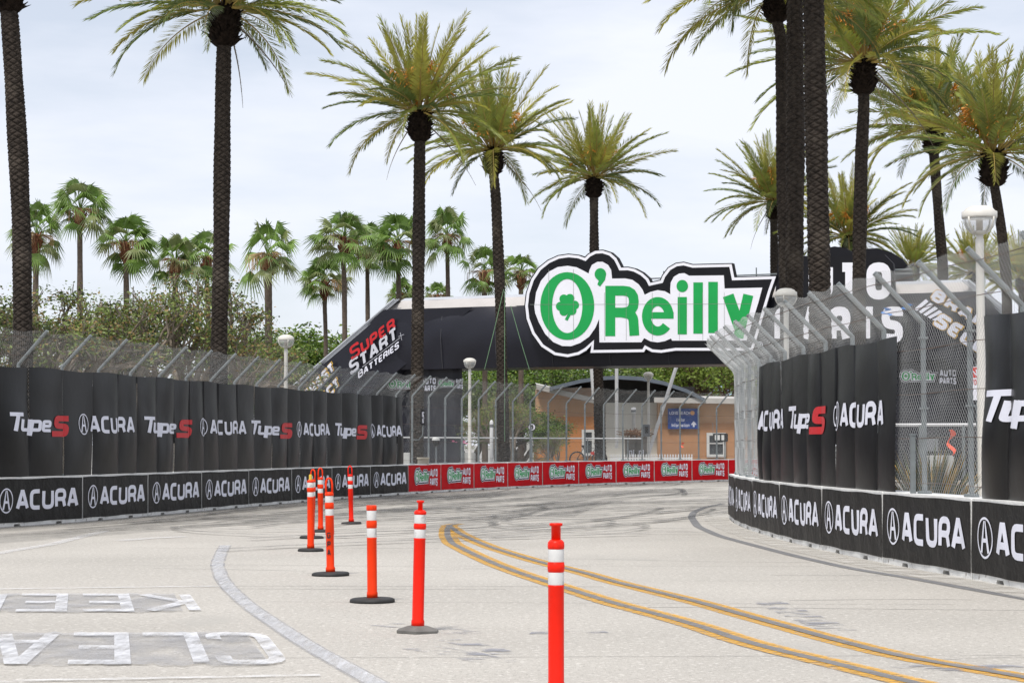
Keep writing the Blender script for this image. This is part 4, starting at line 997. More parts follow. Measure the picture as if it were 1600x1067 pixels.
GRN = [tree_meshes(s_, 6.0, .95, 24000, .17, ('leaf_green', 'leaf_lime', 'leaf_deep'), 5, .0, .14, .13, clump=.46) for s_ in (4, 5)]
FIC = [tree_meshes(s_, 8.0, 1.15, 9000, .24, ('leaf_lime', 'leaf_green'), 5, .0, .30, .30, 'bark_dark', clump=.45) for s_ in (6, 7)]
def tree(px, D, pytop, kind, k, label, cat='tree', sx=1.0, name='leafy_tree', group=None):
    p = at(px, pytop, D); o = thing(name, (p.x, D, 0), label, cat, group); o.rotation_euler = (0, 0, k * 1.7)
    t, l = kind[k % len(kind)]; H = max(v.co.z for v in l.vertices); s_ = p.z / H; o.scale = (s_ * sx, s_ * sx, s_)
    link('trunk', t, o); link('foliage', l, o)
gr = 'rusty green trees behind the left fence'
for px, D, py, k, sx, lb in ((-20, 72, 512, 0, 1.0, 'olive tree at the left picture edge behind the leaning palm'), (95, 76, 432, 1, 1.15, 'airy rusty green tree below the tallest fan palm'), (205, 82, 448, 2, 1.1, 'airy tree between the tallest fan palm and the tall date palm'),
                             (285, 78, 418, 0, .95, 'rust tipped tree with bare branches beside the tall date palm'), (378, 86, 482, 1, .72, 'airy olive tree just right of the tall date palm trunk')):
    tree(px, D, py, PEP, k, lb, sx=sx, group=gr)
tree(508, 124, 500, GRN, 0, 'dense green tree at the foot of the sloping bridge end', sx=1.25)
tree(455, 122, 532, GRN, 1, 'low green tree behind the lamp left of the bridge', sx=1.2)
gb = 'trees seen below the stage bridge'
tree(790, 135, 545, GRN, 1, 'green tree below the bridge, left of the curved roof', sx=1.1, group=gb); tree(905, 142, 540, GRN, 0, 'bright green tree right behind the top of the curved roof', sx=1.2, group=gb)
tree(1080, 140, 520, FIC, 0, 'twisted tree with bare limbs behind the right end of the curved roof', sx=1.0, group=gb); tree(1010, 150, 545, FIC, 1, 'twisted tree behind the middle of the curved roof', sx=1.0, group=gb); tree(1150, 132, 540, FIC, 1, 'twisted leafy tree by the bend fence below the bridge', sx=.9, group=gb)
tree(735, 128, 560, GRN, 0, 'green tree below the bridge beside the black skirt', sx=1.0, group=gb)
tree(690, 113, 640, GRN, 0, 'low green shrub behind the low fence by the black skirt', 'shrub', 1.3, 'leafy_shrub'); tree(800, 112, 628, GRN, 1, 'low green shrub left of the orange building corner', 'shrub', 1.2, 'leafy_shrub')
tree(795, 97, 605, PEP, 1, 'drooping olive tree in front of the orange building corner', sx=.8); tree(868, 95, 668, PEP, 2, 'small bushy olive tree against the orange wall', sx=.8)

# grass tree behind the right fence
o = thing('spiky_plant', (at(1452, 690, 30.5).x, 30.5, 0), 'spiky grass tree behind the gap in the right fence', 'plant'); rg = random.Random(9)
b1 = MB(); b2 = MB()
for k in range(430):
    az = rg.uniform(0, 6.28); el = math.radians(rg.uniform(35, 86)); L = rg.uniform(1.1, 1.75); d = Vector((math.cos(az) * math.cos(el), math.sin(az) * math.cos(el), math.sin(el))); s_ = Vector((-math.sin(az), math.cos(az), 0)) * .030
    p = Vector((math.cos(az) * .06, math.sin(az) * .06, .15)); m = p + d * L * .55; t = p + d * L + Vector((math.cos(az) * .1, math.sin(az) * .1, -.12)); (b1 if k % 2 else b2).add([p - s_, p + s_, m + s_, m - s_, t], [(0, 1, 2, 3), (3, 2, 4)])
b1.build('dry_blades', M['blade'], o); b2.build('green_blades', M['blade2'], o); mb = MB(); mb.lathe([(.16, 0), (.13, .25), (.06, .3)], 10); mb.build('stem', M['bark'], o)

# ------------------------------------------------------------------ visitor building and things behind the far fence
BY = 118.0
P_ = lambda px, py, D=BY: at(px, py, D)
vb = thing('visitor_building', (P_(980, 690).x, BY, 0), 'low orange and cream visitor building with a curved grey roof', 'building'); VO = vb.location.copy()
def wallbox(name, px0, px1, py1, m, D=BY, dep=6.0, z0=0.0):
    a, b = P_(px0, py1, D), P_(px1, py1, D); mb = MB(); mb.box(((a.x + b.x) / 2 - VO.x, D + dep / 2 - VO.y, (z0 + a.z) / 2), (b.x - a.x, dep, a.z - z0)); return mb.build(name, m, vb)
wl = wallbox('wall', 838, 930, 606, M['orange_wall']); wallbox('lower_wall', 824, 929, 651, M['orange_dark'], BY - .25, .25)
wallbox('wall', 946, 1027, 629, M['cream'], BY + .5, 5)
wr = wallbox('wall', 1028, 1180, 628, M['orange_wall'], BY - .5, 6); wallbox('lower_wall', 1028.5, 1180, 661, M['orange_mid'], BY - .62, .11)
wallbox('corner_pier', 823, 834, 652, M['frame'], BY - .8, .5)
wallbox('gable_panelling', 850, 1085, 604, M['darkroom'], BY + 1.2, 4, 2.6)
# curved roof: arc through (862,607) (965,588) (1095,622)
arcp = [(858, 606), (880, 600), (905, 594), (935, 589.5), (965, 588), (1000, 590), (1035, 597), (1070, 609), (1098, 623)]
mb = MB()
row = [[P_(x, y) - VO + Vector((0, d, dz)) for d, dz in ((-1.5, -.22), (-1.5, 0.0), (7, 0.0), (7, -.22), (-1.5, -.22))] for x, y in arcp]; mb.grid(row); mb.build('curved_roof', M['roofgrey'], vb)
mb = MB(); mb.grid([[P_(x, y) - VO + Vector((0, d, -.24)) for d in (-1.2, 6.8)] for x, y in arcp]); 
gp_ = arcp + [(1090, 640), (870, 640)]
flat(mb, [gp_], lambda x, y: P_(x, y) - VO + Vector((0, 1.1, -.05))); mb.build('gable_end', M['darkroom'], vb)
def eave(px0, py0, px1, py1, D):
    a, b = P_(px0, py0, D) - VO, P_(px1, py1, D) - VO; mb = MB(); h = Vector((0, 0, .30)); 
    mb.add([a, b, b - h, a - h, a + Vector((0, 7, .3)), b + Vector((0, 7, .3))], [(0, 1, 2, 3), (0, 4, 5, 1)]); 
    mb.add([a - h, b - h, b - h + Vector((0, .9, 0)), a - h + Vector((0, .9, 0))], [(0, 1, 2, 3)]); mb.build('eave', M['rooflight'], vb)
eave(838, 600, 930, 622, BY - .9); eave(1022, 621, 1182, 623, BY - 1.4)
def window(px0, px1, py0, py1, D):
    a, b = P_(px0, py0, D) - VO, P_(px1, py1, D) - VO; mb = MB(); t = .16
    for x0, x1, z0, z1 in ((a.x, b.x, a.z - t, a.z), (a.x, b.x, b.z, b.z + t), (a.x, a.x + t, b.z + t, a.z - t), (b.x - t, b.x, b.z + t, a.z - t)): mb.box(((x0 + x1) / 2, a.y, (z0 + z1) / 2), (x1 - x0, .14, z1 - z0))
    mb.box(((a.x + b.x) / 2, a.y - .01, a.z - .62), (b.x - a.x - 2 * t, .10, .07)); w_ = mb.build('window', M['frame'], vb)
    mb = MB(); mb.box(((a.x + b.x) / 2, a.y + .06, (a.z + b.z) / 2), (b.x - a.x - .2, .04, a.z - b.z - .2)); mb.build('pane', M['glass'], w_)
window(909, 929, 671, 712, BY - .38); window(1104, 1134, 676, 714, BY - .75)
for a, b, D in (((925, 574), (929, 624), BY - 3), ((963.5, 570), (963.5, 700), BY - 3.5), ((1057, 572), (1011, 716), BY - 5)):
    p, q = P_(*a, D) - VO, P_(*b, D) - VO; q.z = max(q.z, 0) if b[1] > 650 else q.z
    mb = MB(); mb.tube([p + (p - q) * .1, p, q], .10 if a[0] > 950 else .14, 8); mb.build('mast', M['pole_white'], vb)
# blue visitor sign
vs_ = thing('blue_sign', P_(1067, 653, BY - .75), 'blue visitor information sign on the orange wall', 'sign'); O = vs_.location.copy()
a, b = P_(1043.5, 638, BY - .75) - O, P_(1091.5, 670, BY - .75) - O; mb = MB(); mb.box(((a.x + b.x) / 2, 0, (a.z + b.z) / 2), (b.x - a.x, .10, a.z - b.z)); mb.build('sign_panel', M['blue'], vs_)
mb = MB(); W_ = b.x - a.x
for wd, x0, x1, z0, h in (('LONG BEACH', .05, .72, .70, .15), ('Visitor', .26, .56, .36, .18), ('Information', .12, .70, .10, .18)):
    big = 1.0; flat(mb, moved(text(wd, W_ * (x1 - x0), h * (a.z - b.z), .17, .2, .6, .15), a.x + W_ * x0, b.z + z0 * (a.z - b.z)), lambda x, z: (x, -.058, z))
flat(mb, [[(a.x + W_ * (.74 + .2 * u), b.z + (a.z - b.z) * (.24 + .2 * v)) for u, v in ((0, -.2), (.35, -.2), (.35, -.7), (.65, -.7), (.65, -.2), (1, -.2), (.5, .75))]], lambda x, z: (x, -.058, z)); mb.build('lettering', M['letter'], vs_)
mb = MB(); flat(mb, [ell(a.x + W_ * .80, b.z + .78 * (a.z - b.z), .13, .13, 16)], lambda x, z: (x, -.06, z)); mb.build('sun_emblem', M['sunorange'], vs_)
# office block and tents behind
ob = thing('office_block', (P_(1130, 600, 175).x, 175, 0), 'beige office block with dark windows far behind the twisted trees', 'building'); OO = ob.location.copy()
a, b = P_(1062, 560, 175), P_(1185, 560, 175); mb = MB(); mb.box(((a.x + b.x) / 2 - OO.x, 4, 6), (b.x - a.x, 8, 12)); mb.build('wall', M['office'], ob)
for k, px in enumerate((1075, 1100, 1128, 1152)):
    p = P_(px, 600, 174.9) - OO; mb = MB(); mb.box((p.x, -.02, p.z + .3), (.95, .1, 2.6)); mb.build('window', M['glass'], ob)
for px, py, w0, lb in ((1122, 606, 30, 'pale blue tent canopy seen below the bridge by the bend fence'), (1072, 604, 16, 'small pale blue tent canopy among the twisted limbs')):
    D = 150; p = P_(px, py, D); o = thing('tent_canopy', (p.x, D, 0), lb, 'tent', 'pale tents beyond the building'); hw = w0 * D / FPX; z = p.z
    mb = MB(); mb.add([(-hw, -hw, z - .7), (hw, -hw, z - .7), (hw, hw, z - .7), (-hw, hw, z - .7), (0, 0, z + .3)], [(0, 1, 4), (1, 2, 4), (2, 3, 4), (3, 0, 4)]); mb.build('canopy', M['tent'], o)
    for x, y in ((-1, -1), (1, -1), (1, 1), (-1, 1)): mb = MB(); mb.tube([(x * hw * .97, y * hw * .97, 0), (x * hw * .97, y * hw * .97, z - .68)], .04, 6); mb.build('leg', M['pole_white'], o)

# ------------------------------------------------------------------ lamps
def lamp_parts():
    p = MB(); p.lathe([(.115, 0), (.115, .25), (.075, .28), (.062, 4.62), (.066, 4.64), (.066, 4.78), (.05, 4.80), (.05, 4.86)], 16)
    c = MB(); c.lathe([(.262, 5.10), (.268, 5.12), (.268, 5.20), (.235, 5.215), (.205, 5.25), (.13, 5.285), (0, 5.30)], 28)
    g = MB(); g.lathe([(.07, 4.87), (.15, 4.90), (.21, 4.96), (.245, 5.03), (.255, 5.11)], 28)
    r = MB(); r.lathe([(.05, 4.84), (.10, 4.865), (.14, 4.89), (.13, 4.905), (.05, 4.88)], 20)
    for k in range(4):
        a = k * math.pi / 2 + .35; r.tube([(math.cos(a) * x, math.sin(a) * x, z) for x, z in ((.10, 4.87), (.17, 4.905), (.225, 4.965), (.257, 5.04), (.264, 5.11))], .016, 6)
    b = MB(); b.lathe([(.035, 4.88), (.05, 4.92), (.05, 5.08), (.03, 5.10)], 12)
    return [('pole', p.mesh('pole', M['lamp_white'], True)), ('lamp_cap', c.mesh('lamp_cap', M['lamp_white'], True)), ('globe', g.mesh('globe', M['lampglass'], True)), ('globe_frame', r.mesh('globe_frame', M['lamp_white'], True)), ('lamp_holder', b.mesh('lamp_holder', M['lamp_amber'], True))]
LAMP = lamp_parts()
for px, py, D, lb in ((1530, 321, 30.2, 'large globe street lamp right of the gap in the drapes, nearest of the lamps'), (1228, 450, 48, 'globe street lamp in front of the three close palm trunks'), (447, 522.5, 66, 'globe street lamp behind the left fence near the sloping bridge end'), (734, 559, 84, 'globe street lamp before the stage bridge, beside the black skirt'), (1013, 581, 104, 'globe street lamp in front of the cream middle of the visitor building')):
    p = at(px, py, D); o = thing('street_lamp', (p.x, D, 0), lb, 'street lamp', 'globe street lamps', rz=D); o.scale = (1, 1, p.z / 5.3)
    for n_, me in LAMP: link(n_, me, o)

# ------------------------------------------------------------------ orange delineator posts
def delineator(px, py, D, kind, topz, label, tilt=(0, 0), m='orange', basem='rubber', hexb=False, r=.052, rz=0.0, bs=1.0):
    p = ground(px, py) if D is None else Vector((at(px, py, D).x, D, 0))
    o = thing('delineator_post', p, label, 'delineator', 'orange delineator posts in a row down the road', rz); o.rotation_euler = (tilt[1], tilt[0], rz)
    mb = MB()
    if hexb: mb.lathe([(.205 * bs, 0), (.205 * bs, .022), (.10, .055), (.06, .06)], 6)
    else: mb.lathe([(.205 * bs, 0.0), (.215 * bs, .008), (.21 * bs, .034), (.19 * bs, .044), (.07, .05)], 28)
    mb.build('base', M[basem], o, not hexb)
    T = topz
    if kind == 'flat': y1, y2, y3, y4, tt = T - .055, T - .16, T - .24, T - .34, T
    elif kind == 'loop': y1, y2, y3, y4, tt = T - .235, T - .32, T - .40, T - .485, T - .185
    elif kind == 'stub': y1, y2, y3, y4, tt = T - .12, T - .20, T - .27, T - .345, T - .08
    else: y1, y2, y3, y4, tt = T - .17, T - .255, T - .32, T - .405, T - .11
    if kind == 'tee': y1, y2, y3, y4, tt = T - .125, T - .205, T - .255, T - .335, T - .085
    b = MB(); k = r
    prof = [(k * 1.12, .045), (k * 1.12, .10), (k, .115), (k, y4 - .012), (k * 1.03, y4 - .008), (k * 1.03, y4), (k * .97, y4), (k * .97, y3), (k * 1.05, y3 + .004), (k * 1.09, (y2 + y3) / 2), (k * 1.05, y2 - .004), (k * .97, y2), (k * .97, y1), (k * 1.05, y1 + .004), (k * 1.07, y1 + .02)]
    if kind == 'flat': prof += [(k * 1.05, T - .004), (k * .95, T), (0, T)]
    else: prof += [(k * 1.02, tt - .015), (k * .75, tt), (0, tt)]
    if kind == 'loop': prof[2:4] = [(k * .92, .115), (k * .94, (y4 + .1) * .6), (k * 1.05, (y4 + .1) * .61), (k * 1.0, y4 - .012)]
    b.lathe(prof, 24); bo = b.build('tube', M[m], o, True)
    for z0, z1 in ((y4 + .001, y3 - .001), (y2 + .001, y1 - .001)):
        s_ = MB(); s_.lathe([(k * .985, z0), (k * 1.0, z0 + .004), (k * 1.0, z1 - .004), (k * .985, z1)], 24); s_.build('reflective_band', M['reflect'], o, True)
    h = MB()
    if kind == 'loop':
        pts = [(-.040, 0, tt - .03), (-.041, 0, tt + .09), (-.034, 0, T - .045), (-.018, 0, T - .018), (0, 0, T - .012), (.018, 0, T - .018), (.034, 0, T - .045), (.041, 0, tt + .09), (.040, 0, tt - .03)]
        h.tube(pts, .0135, 8); h.build('handle_loop', M[m], o, True)
    if kind in ('tee', 'tall_tee'):
        q = .6 if kind == 'tall_tee' else .42
        h.lathe([(k * q, tt - .01), (k * q, T - .022), (k * (q + .22), T - .018), (k * (q + .24), T - .002), (k * q, T), (0, T)], 18); h.build('handle_knob', M[m], o, True)
    if kind == 'stub':
        h.lathe([(k * .5, tt - .01), (k * .45, T), (k * .25, T + .005), (0, T)], 12); h.build('broken_top', M['sticker'], o)
    return o, k
delineator(549, 818.5, None, 'loop', 1.225, 'orange delineator with loop top standing alone, farthest to the right of the rear group', m='redor', tilt=(-.03, 0))
delineator(501, 831, None, 'loop', 1.225, 'orange loop topped delineator half hidden behind the lettered one', tilt=(-.01, 0), rz=.3)
delineator(487, 841, None, 'loop', 1.23, 'orange loop topped delineator mostly hidden behind the one with a broken yellow top', rz=-.3, tilt=(.015, 0))
delineator(485.5, 861, None, 'stub', 1.19, 'leftmost orange delineator, with a broken top wrapped in yellow tape', tilt=(-.008, 0), bs=.95)
o, k = delineator(516.5, 899, None, 'loop', 1.245, 'orange delineator lettered G P A with a loop handle', tilt=(-.022, 0), r=.054, bs=1.12)
mb = MB()
for ch, z0 in (('G', .475), ('P', .365), ('A', .26)):
    flat(mb, moved(text(ch, .046, .075, .22, .2, .7, .2), -.025 - .008, z0), lambda x, z: (k * 1.05 * math.sin(x / k), -k * 1.05 * math.cos(x / k), z), 0, cols=list(np.arange(-.05, .05, .008)))
mb.build('lettering', M['black'], o)
delineator(581.7, 940.5, None, 'flat', 1.02, 'flat topped orange delineator on a black round base', tilt=(-.012, 0), bs=1.12)
delineator(652.5, 987.5, None, 'tee', 1.165, 'orange delineator with a small knob top on a grey hexagonal base', m='redor', basem='rubber_grey', hexb=True, tilt=(.022, 0), rz=.5)
delineator(869, 1080, 13.1, 'tall_tee', 1.148, 'nearest red orange delineator with a T handle, cut by the picture bottom', m='redor')

# ------------------------------------------------------------------ small things behind and on the fences
def on_l(px, off):    # point behind/at the far wall seen at a pixel column
    k_ = (px - 800) / FPX; P = [(LW.P(q, off), q) for q in np.arange(SJ - 3, LW.L - 12, .25)]; return min(P, key=lambda a: abs(a[0].x / a[0].y - k_))
# low fence with a top rail
tf = thing('low_fence', LW.P(SJ, -6, 0), 'low chain link fence with a white top rail behind the far wall', 'fence'); TO = tf.location.copy()
q0, q1 = SJ - 2, SJ + 30
mb = MB(); mb.tube([LW.P(q, -6, 1.95) - TO for q in np.arange(q0, q1, 1)], .03, 6); mb.build('top_rail', M['pole_white'], tf)
for q in np.arange(q0, q1, 3): mb = MB(); mb.tube([LW.P(q, -6, 0) - TO, LW.P(q, -6, 1.97) - TO], .03, 6); mb.build('post', M['galv'], tf)
mb = MB()
for dr in (1, -1):
    for q in np.arange(q0, q1, .13): mb.tube([LW.P(q + dr * h, -6, .05 + h) - TO for h in (0, .9, 1.88)], .0015, 3, cap=False)
mb.build('chain_link', M['wire'], tf)
# low fence on the right
rf = thing('low_fence', RW.P(sR + 4, -7, 0), 'low fence with a pale top rail seen through the gap between the right drapes', 'fence'); TO = rf.location.copy()
a, b = at(1370, 664, 34) - TO, at(1640, 663, 34) - TO; mb = MB(); mb.tube([a, b], .028, 6); mb.build('top_rail', M['pole_white'], rf)
for f in np.arange(0, 1.01, .25): p = a.lerp(b, f); mb = MB(); mb.tube([Vector((p.x, p.y, 0)), p], .028, 6); mb.build('post', M['galv'], rf)
mb = MB(); W_ = b.x - a.x
for dr in (1, -1):
    for x in np.arange(-2, W_ + 2, .07):
        p0 = [(a.x + x + dr * h, a.y, .03 + h) for h in (0, .95, 1.95)]; p0 = [p for p in p0 if a.x <= p[0] <= b.x]
        if len(p0) > 1: mb.tube(p0, .0015, 3, cap=False)
mb.build('chain_link', M['wire'], rf)
def simple_box(name, px, py0, py1, wpx, D, m, label, cat, dep=.4, extra=None, onground=False, hollow=None):
    a, b = at(px - wpx / 2, py0, D), at(px + wpx / 2, py1, D)
    z0 = 0 if onground else b.z; o = thing(name, ((a.x + b.x) / 2, D, z0), label, cat); w_, h_ = b.x - a.x, a.z - z0
    mb = MB(); bv = min(w_, h_) * .08
    prof = [(-w_ / 2 + bv, 0), (w_ / 2 - bv, 0), (w_ / 2, bv), (w_ / 2, h_ - bv), (w_ / 2 - bv, h_), (-w_ / 2 + bv, h_), (-w_ / 2, h_ - bv), (-w_ / 2, bv)]
    n = 8; mb.add([(x, 0, z) for x, z in prof] + [(x, dep, z) for x, z in prof], [tuple(range(n)), tuple(range(n, 2 * n))[::-1]] + [(i, i + n, (i + 1) % n + n, (i + 1) % n) for i in range(n)])
    mb.build('housing', m, o); return o, w_, h_
D1 = on_l(661, .05)[0].y
o, w_, h_ = simple_box('timing_antenna', 661, 640, 664, 8, D1, M['black'], 'slim dark antenna box with vertical white letters hanging on the far fence', 'antenna', .12)
mb = MB(); flat(mb, text('MYLAPS', h_ * .72, w_ * .42, .2, .2, .7, .15), lambda a, b: (w_ * .22 - b, -.008, h_ * .14 + a)); mb.build('lettering', M['letter'], o)
mb = MB(); mb.tube([(0, .05, 0), (-.02, .05, -.35), (-.15, .05, -.5), (-.35, .05, -.5)], .02, 6); mb.build('bracket', M['galv'], o)
o = thing('camera_dome', at(681, 690, D1 + 2), 'black camera dome with a white hood on the far fence', 'camera'); mb = MB(); mb.lathe([(0, -.17), (.09, -.14), (.125, -.03), (.125, .05)], 14); mb.build('dome', M['black'], o); mb = MB(); mb.lathe([(.135, .045), (.135, .10), (.09, .16), (0, .17)], 14); mb.build('hood', M['frame'], o)
mb = MB(); mb.tube([(0, .1, .1), (0, .3, -.2), (0, .3, -1.65)], .025, 6); mb.build('bracket', M['galv'], o)
o, w_, h_ = simple_box('cable_cabinet', 661, 716.5, 727, 17, on_l(661, -.1)[0].y, M['beige'], 'small beige cabinet on top of the far wall below the antenna', 'cabinet', .3); mb = MB(); mb.box((0, .12, h_ + .02), (w_ * 1.12, .45, .05)); mb.build('lid', M['beige'], o)
simple_box('concrete_pier', 635, 707, 760, 9, 72, M['block'], 'pale grey concrete pier just right of the long drape', 'pier', .5, onground=True)
simple_box('concrete_pier', 732, 707, 760, 21, 84.5, M['block'], 'wide grey concrete pier at the foot of the lamp by the black skirt', 'pier', .8, onground=True)
o = thing('white_bollard', (at(768, 700, 92).x, 92, 0), 'tall white round bollard post between the lamp and the palm', 'bollard'); mb = MB(); mb.lathe([(.085, 0), (.085, 2.7), (.05, 2.78), (0, 2.8)], 12); mb.build('post', M['pole_white'], o, True); mb = MB(); mb.lathe([(.092, 2.45), (.092, 2.6)], 12); mb.build('collar', M['grey_box'], o)
# round speed sign
D2 = 93; p = at(831, 667, D2); o = thing('speed_sign', (p.x, D2, 0), 'round white speed sign with dark rim on a thin post', 'sign'); r_ = 6.2 * D2 / FPX
mb = MB(); mb.tube([(0, .03, 0), (0, .03, p.z)], .035, 6); mb.build('post', M['galv'], o)
mb = MB(); flat(mb, [ell(0, p.z, r_, r_, 28)], lambda x, z: (x, 0, z), 0, lambda x, z: (x, .02, z)); mb.build('sign_plate', M['sign_white'], o)
mb = MB(); flat(mb, ring(0, p.z, r_, r_, r_ * .82, r_ * .82, 28), lambda x, z: (x, -.008, z)); mb.build('sign_rim', M['black'], o); mb = MB(); flat(mb, stroke([(r_ * .3, p.z + r_ * .4), (-r_ * .1, p.z + r_ * .4), (-r_ * .1, p.z + .02), (r_ * .25, p.z + .02), (r_ * .25, p.z - r_ * .4), (-r_ * .15, p.z - r_ * .4)], .05), lambda x, z: (x, -.008, z)); mb.build('lettering', M['black'], o)
# parked bicycle behind the wall
D3 = 93; p = at(905, 712, D3); o = thing('bicycle', (p.x, D3, -0.24), 'black bicycle with a red frame part leaning behind the far wall', 'bicycle')
for x in (-.1, .95):
    w_ = MB(); w_.tube([(x + .34 * math.cos(t), 0, 1.22 + .34 * math.sin(t)) for t in np.linspace(0, 6.284, 25)], .035, 6, cap=False); wh = w_.build('wheel', M['black'], o)
    w_ = MB(); [w_.tube([(x, 0, 1.22), (x + .33 * math.cos(t), 0, 1.22 + .33 * math.sin(t))], .006, 3) for t in np.arange(0, 6.28, .5)]; w_.build('spokes', M['galv'], wh)
mb = MB(); [mb.tube(q, .025, 6) for q in ([(-.1, 0, 1.22), (.35, 0, 1.2), (.2, 0, 1.75), (-.1, 0, 1.22)], [(.35, 0, 1.2), (.8, 0, 1.75), (.2, 0, 1.72)], [(.95, 0, 1.22), (.78, 0, 1.9)])]; mb.build('frame', M['black'], o); mb = MB(); mb.box((.62, -.04, 1.5), (.16, .06, .14)); mb.build('bottle', M['red_part'], o)
mb = MB(); mb.tube([(.7, -.25, 1.95), (.78, 0, 1.92), (.7, .25, 1.95)], .02, 6); mb.build('handlebar', M['black'], o); mb = MB(); mb.lathe([(.03, 1.75), (.08, 1.83), (.10, 1.86), (0, 1.88)], 10, (.18, 0, 0)); mb.build('saddle', M['black'], o)
mb = MB(); mb.box((.4, 0, .42), (1.9, .5, .84)); mb.build('rack', M['grey_box'], o)
# bins, vent pipe, wheel, controller
for px, lb, k_ in ((986, 'weathered grey bin with a mark, left of two by the cream wall', 0), (1001, 'weathered grey bin under brown clutter, right of two by the cream wall', 1)):
    p = at(px, 684, 110); o = thing('rubbish_bin', (p.x, 110, 0), lb, 'bin', 'grey bins by the cream wall'); mb = MB(); mb.box((0, 0, p.z / 2), (.62, .6, p.z), taper=1.08); mb.build('body', M['bin'], o); mb = MB(); mb.box((0, 0, p.z + .03), (.7, .7, .06)); mb.build('lid', M['bin'], o)
    mb = MB(); flat(mb, stroke([(-.1, p.z * .45), (-.1, p.z * .65), (.02, p.z * .65), (.02, p.z * .5)], .05), lambda x, z: (x, -.325, z)); flat(mb, stroke([(.12, p.z * .42), (.12, p.z * .68)], .05), lambda x, z: (x, -.325, z)); mb.build('mark', M['letter'], o)
o = thing('brush_pile', at(992, 680, 109), 'pile of brown cut brush lying on the grey bins', 'brush'); rg = random.Random(4); mb = MB()
for k_ in range(90): a_ = Vector((rg.gauss(0, .35), rg.gauss(0, .2), abs(rg.gauss(0, .12)))); d = Vector((rg.gauss(0, 1), rg.gauss(0, 1), rg.gauss(0, .4))).normalized() * .3; mb.tube([a_ - d, a_ + d], .022, 3)
mb.build('branches', M['brown'], o)
o = thing('vent_pipe', (at(990, 660, 114).x, 114, 0), 'white vertical vent pipe with a grey band in front of the cream wall', 'pipe'); z = at(990, 637, 114).z; mb = MB(); mb.lathe([(.11, 0), (.11, z - .35), (.14, z - .33), (.14, z), (0, z + .03)], 12); mb.build('pipe', M['pole_white'], o, True); mb = MB(); mb.lathe([(.145, z - .25), (.145, z - .12)], 12); mb.build('collar', M['grey_box'], o)
o, w_, h_ = simple_box('signal_box', 1009.5, 663, 682, 12, 102, M['grey_box'], 'grey signal box with a dark screen fixed to the lamp before the cream wall', 'box', .25)
mb = MB(); mb.box((.03, -.012, h_ * .55), (w_ * .45, .03, h_ * .55)); mb.build('screen', M['black'], o)
o, w_, h_ = simple_box('light_panel', 1126, 677, 690, 23, 92, M['black'], 'black marshal light panel with two pale screens by the bend', 'light panel', .2)
for x, ww in ((-.19, .34), (.12, .18)): mb = MB(); mb.box((x * w_ * 1.2, -.012, h_ / 2), (ww * w_, .03, h_ * .62)); mb.build('screen', M['frame'], o)
mb = MB(); mb.tube([(w_ * .3, .1, 0), (w_ * .3, .1, -1.6)], .03, 6); mb.tube([(-w_ * .5, .1, h_), (-w_ * .52, .1, h_ + .5)], .012, 5); mb.build('bracket', M['galv'], o)
# white pickets
o = thing('picket_fence', (at(985, 715, 97).x, 97, 0), 'short white picket fence behind the far wall', 'fence'); mb = MB()
for px in np.arange(955, 1082, 4.2): x = at(px, 712, 97).x - o.location.x; mb.box((x, 0, .58), (.06, .03, 1.16)); mb.add([(x - .03, -.015, 1.16), (x + .03, -.015, 1.16), (x, -.015, 1.22)], [(0, 1, 2)])
for z in (.4, 1.0): mb.box((at(1018, 712, 97).x - o.location.x, .04, z), (at(1082, 712, 97).x - at(955, 712, 97).x, .03, .08))
mb.build('pickets', M['pole_white'], o)
# ribbons and tape tied on the fences
def ribbon(px0, py0, px1, py1, D, m, label, wd=.05):
    a, b = at(px0, py0, D), at(px1, py1, D); o = thing('ribbon', a, label, 'ribbon'); mb = MB(); n = 12; row = []
    for i in range(n + 1):
        f = i / n; c = (b - a) * f + Vector((.05 * math.sin(f * 9), .05 * math.sin(f * 5), 0)); w_ = wd * (.6 + .4 * math.sin(f * 11)); row.append([c + Vector((-w_, 0, 0)), c + Vector((w_, .02, 0))])
    mb.grid(row); mb.build('strip', m, o)
ribbon(1486, 671, 1486, 711, 33.5, M['ribbon'], 'long orange ribbon hanging on the low fence in the right gap'); ribbon(1066, 691, 1065, 700, 92, M['ribbon'], 'short orange ribbon on the far fence below the blue sign', .06)
ribbon(706, 688, 712, 691, 78, M['pink'], 'pink ribbon tied on the low fence, left of two', .06); ribbon(723, 688, 729, 694, 78.5, M['pink'], 'pink ribbon tied on the low fence, right of two', .06)
ribbon(1383, 481, 1386, 494, 28.5, M['tape_blue'], 'blue tape strip tied to a bent fence post', .05); ribbon(1417, 474, 1416, 487, 27.5, M['tape_blue'], 'blue tape strip tied to the fence mesh beside the striped flag', .045)
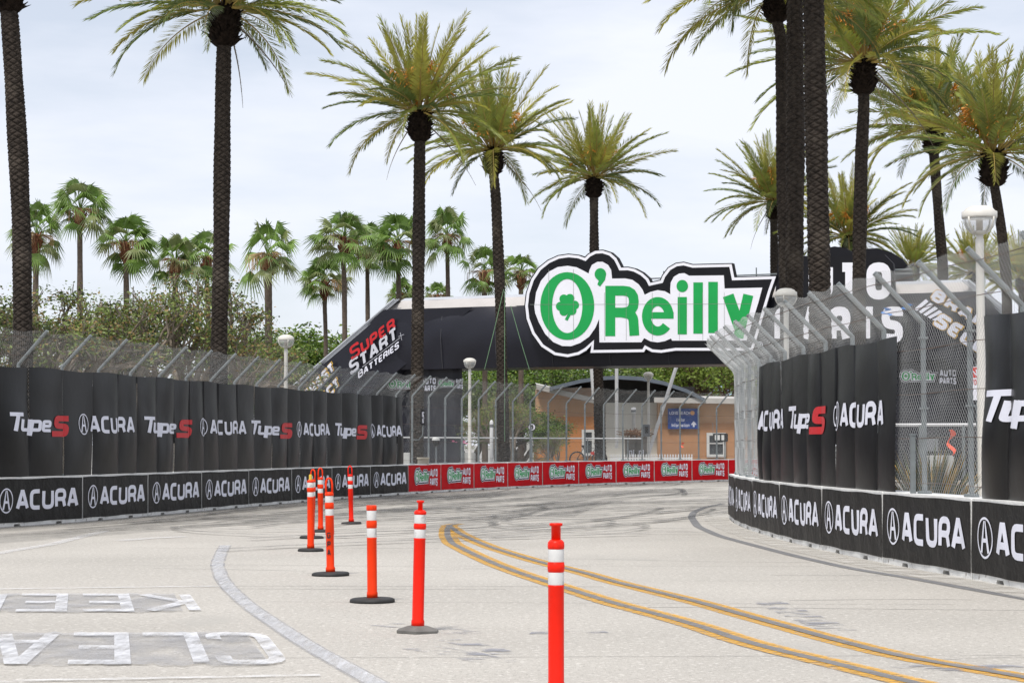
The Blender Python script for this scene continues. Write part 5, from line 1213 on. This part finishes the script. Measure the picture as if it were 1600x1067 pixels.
# parking sign behind the right fence
D4 = 33; a, b = at(1518, 573, D4), at(1536, 625, D4); o = thing('parking_sign', (at(1528, 600, D4).x, D4, 0), 'red and white no stopping sign half hidden by the right drape', 'sign'); w_ = b.x - a.x + .12; O = o.location.copy()
mb = MB(); mb.box((0, 0, (a.z + b.z) / 2), (w_, .01, a.z - b.z)); sp = mb.build('sign_plate', M['sign_white'], o)
mb = MB(); mb.tube([(0, .04, 0), (0, .04, a.z + .05)], .03, 6); mb.build('post', M['galv'], o)
mb = MB(); mb.box((0, -.008, a.z - .095), (w_, .004, .17)); mb.build('red_field', M['red_part'], sp)
mb = MB(); flat(mb, moved(text('NO', w_ * .8, .12, .2, .2, .7, .15), -w_ * .4, a.z - .155), lambda x, z: (x, -.014, z)); mb.build('lettering', M['letter'], sp)
mb = MB(); flat(mb, moved(text('STOPPING', w_ * .9, .09, .2, .2, .6, .15), -w_ * .45, a.z - .30), lambda x, z: (x, -.01, z)); mb.build('red_lettering', M['red_part'], sp)
# stuff seen through the right gap
o, w_, h_ = simple_box('grey_post', 1428, 680, 900, 9.5, 27.0, M['galv'], 'short square grey post at the gap in the right fence', 'post', .09, onground=True)
mb = MB(); mb.box((0, .045, h_ + .01), (w_ * 1.15, .11, .02)); mb.build('cap', M['galv'], o)
o, w_, h_ = simple_box('equipment_case', 1457, 679, 711, 28, 36, M['black'], 'black equipment case on a white block beyond the spiky plant', 'case', .5)
mb = MB(); mb.box((-.02, -.012, h_ * .5), (w_ * .7, .03, h_ * .62)); mb.build('panel', M['grey_box'], o)
o, w_, h_ = simple_box('white_block', 1472, 711, 900, 42, 35.8, M['block'], 'white concrete block carrying the black case beyond the spiky plant', 'block', .8, onground=True)

# thin green guy ropes beside the palm in front of the bridge
D5 = 82; o = thing('guy_rope', at(787, 452, D5), 'thin green guy ropes spread from the palm trunk left of the green sign', 'rope'); O = o.location.copy()
for a, b in (((787, 452), (757, 577)), ((798, 478), (827, 577)), ((788.5, 455), (788.5, 690))):
    mb = MB(); p, q = at(*a, D5) - O, at(*b, D5) - O; mb.tube([p, p.lerp(q, .5) - Vector((0, 0, .05)), q], .013, 5); mb.build('rope', mat('green cord', (.16, .30, .16), .6), o)
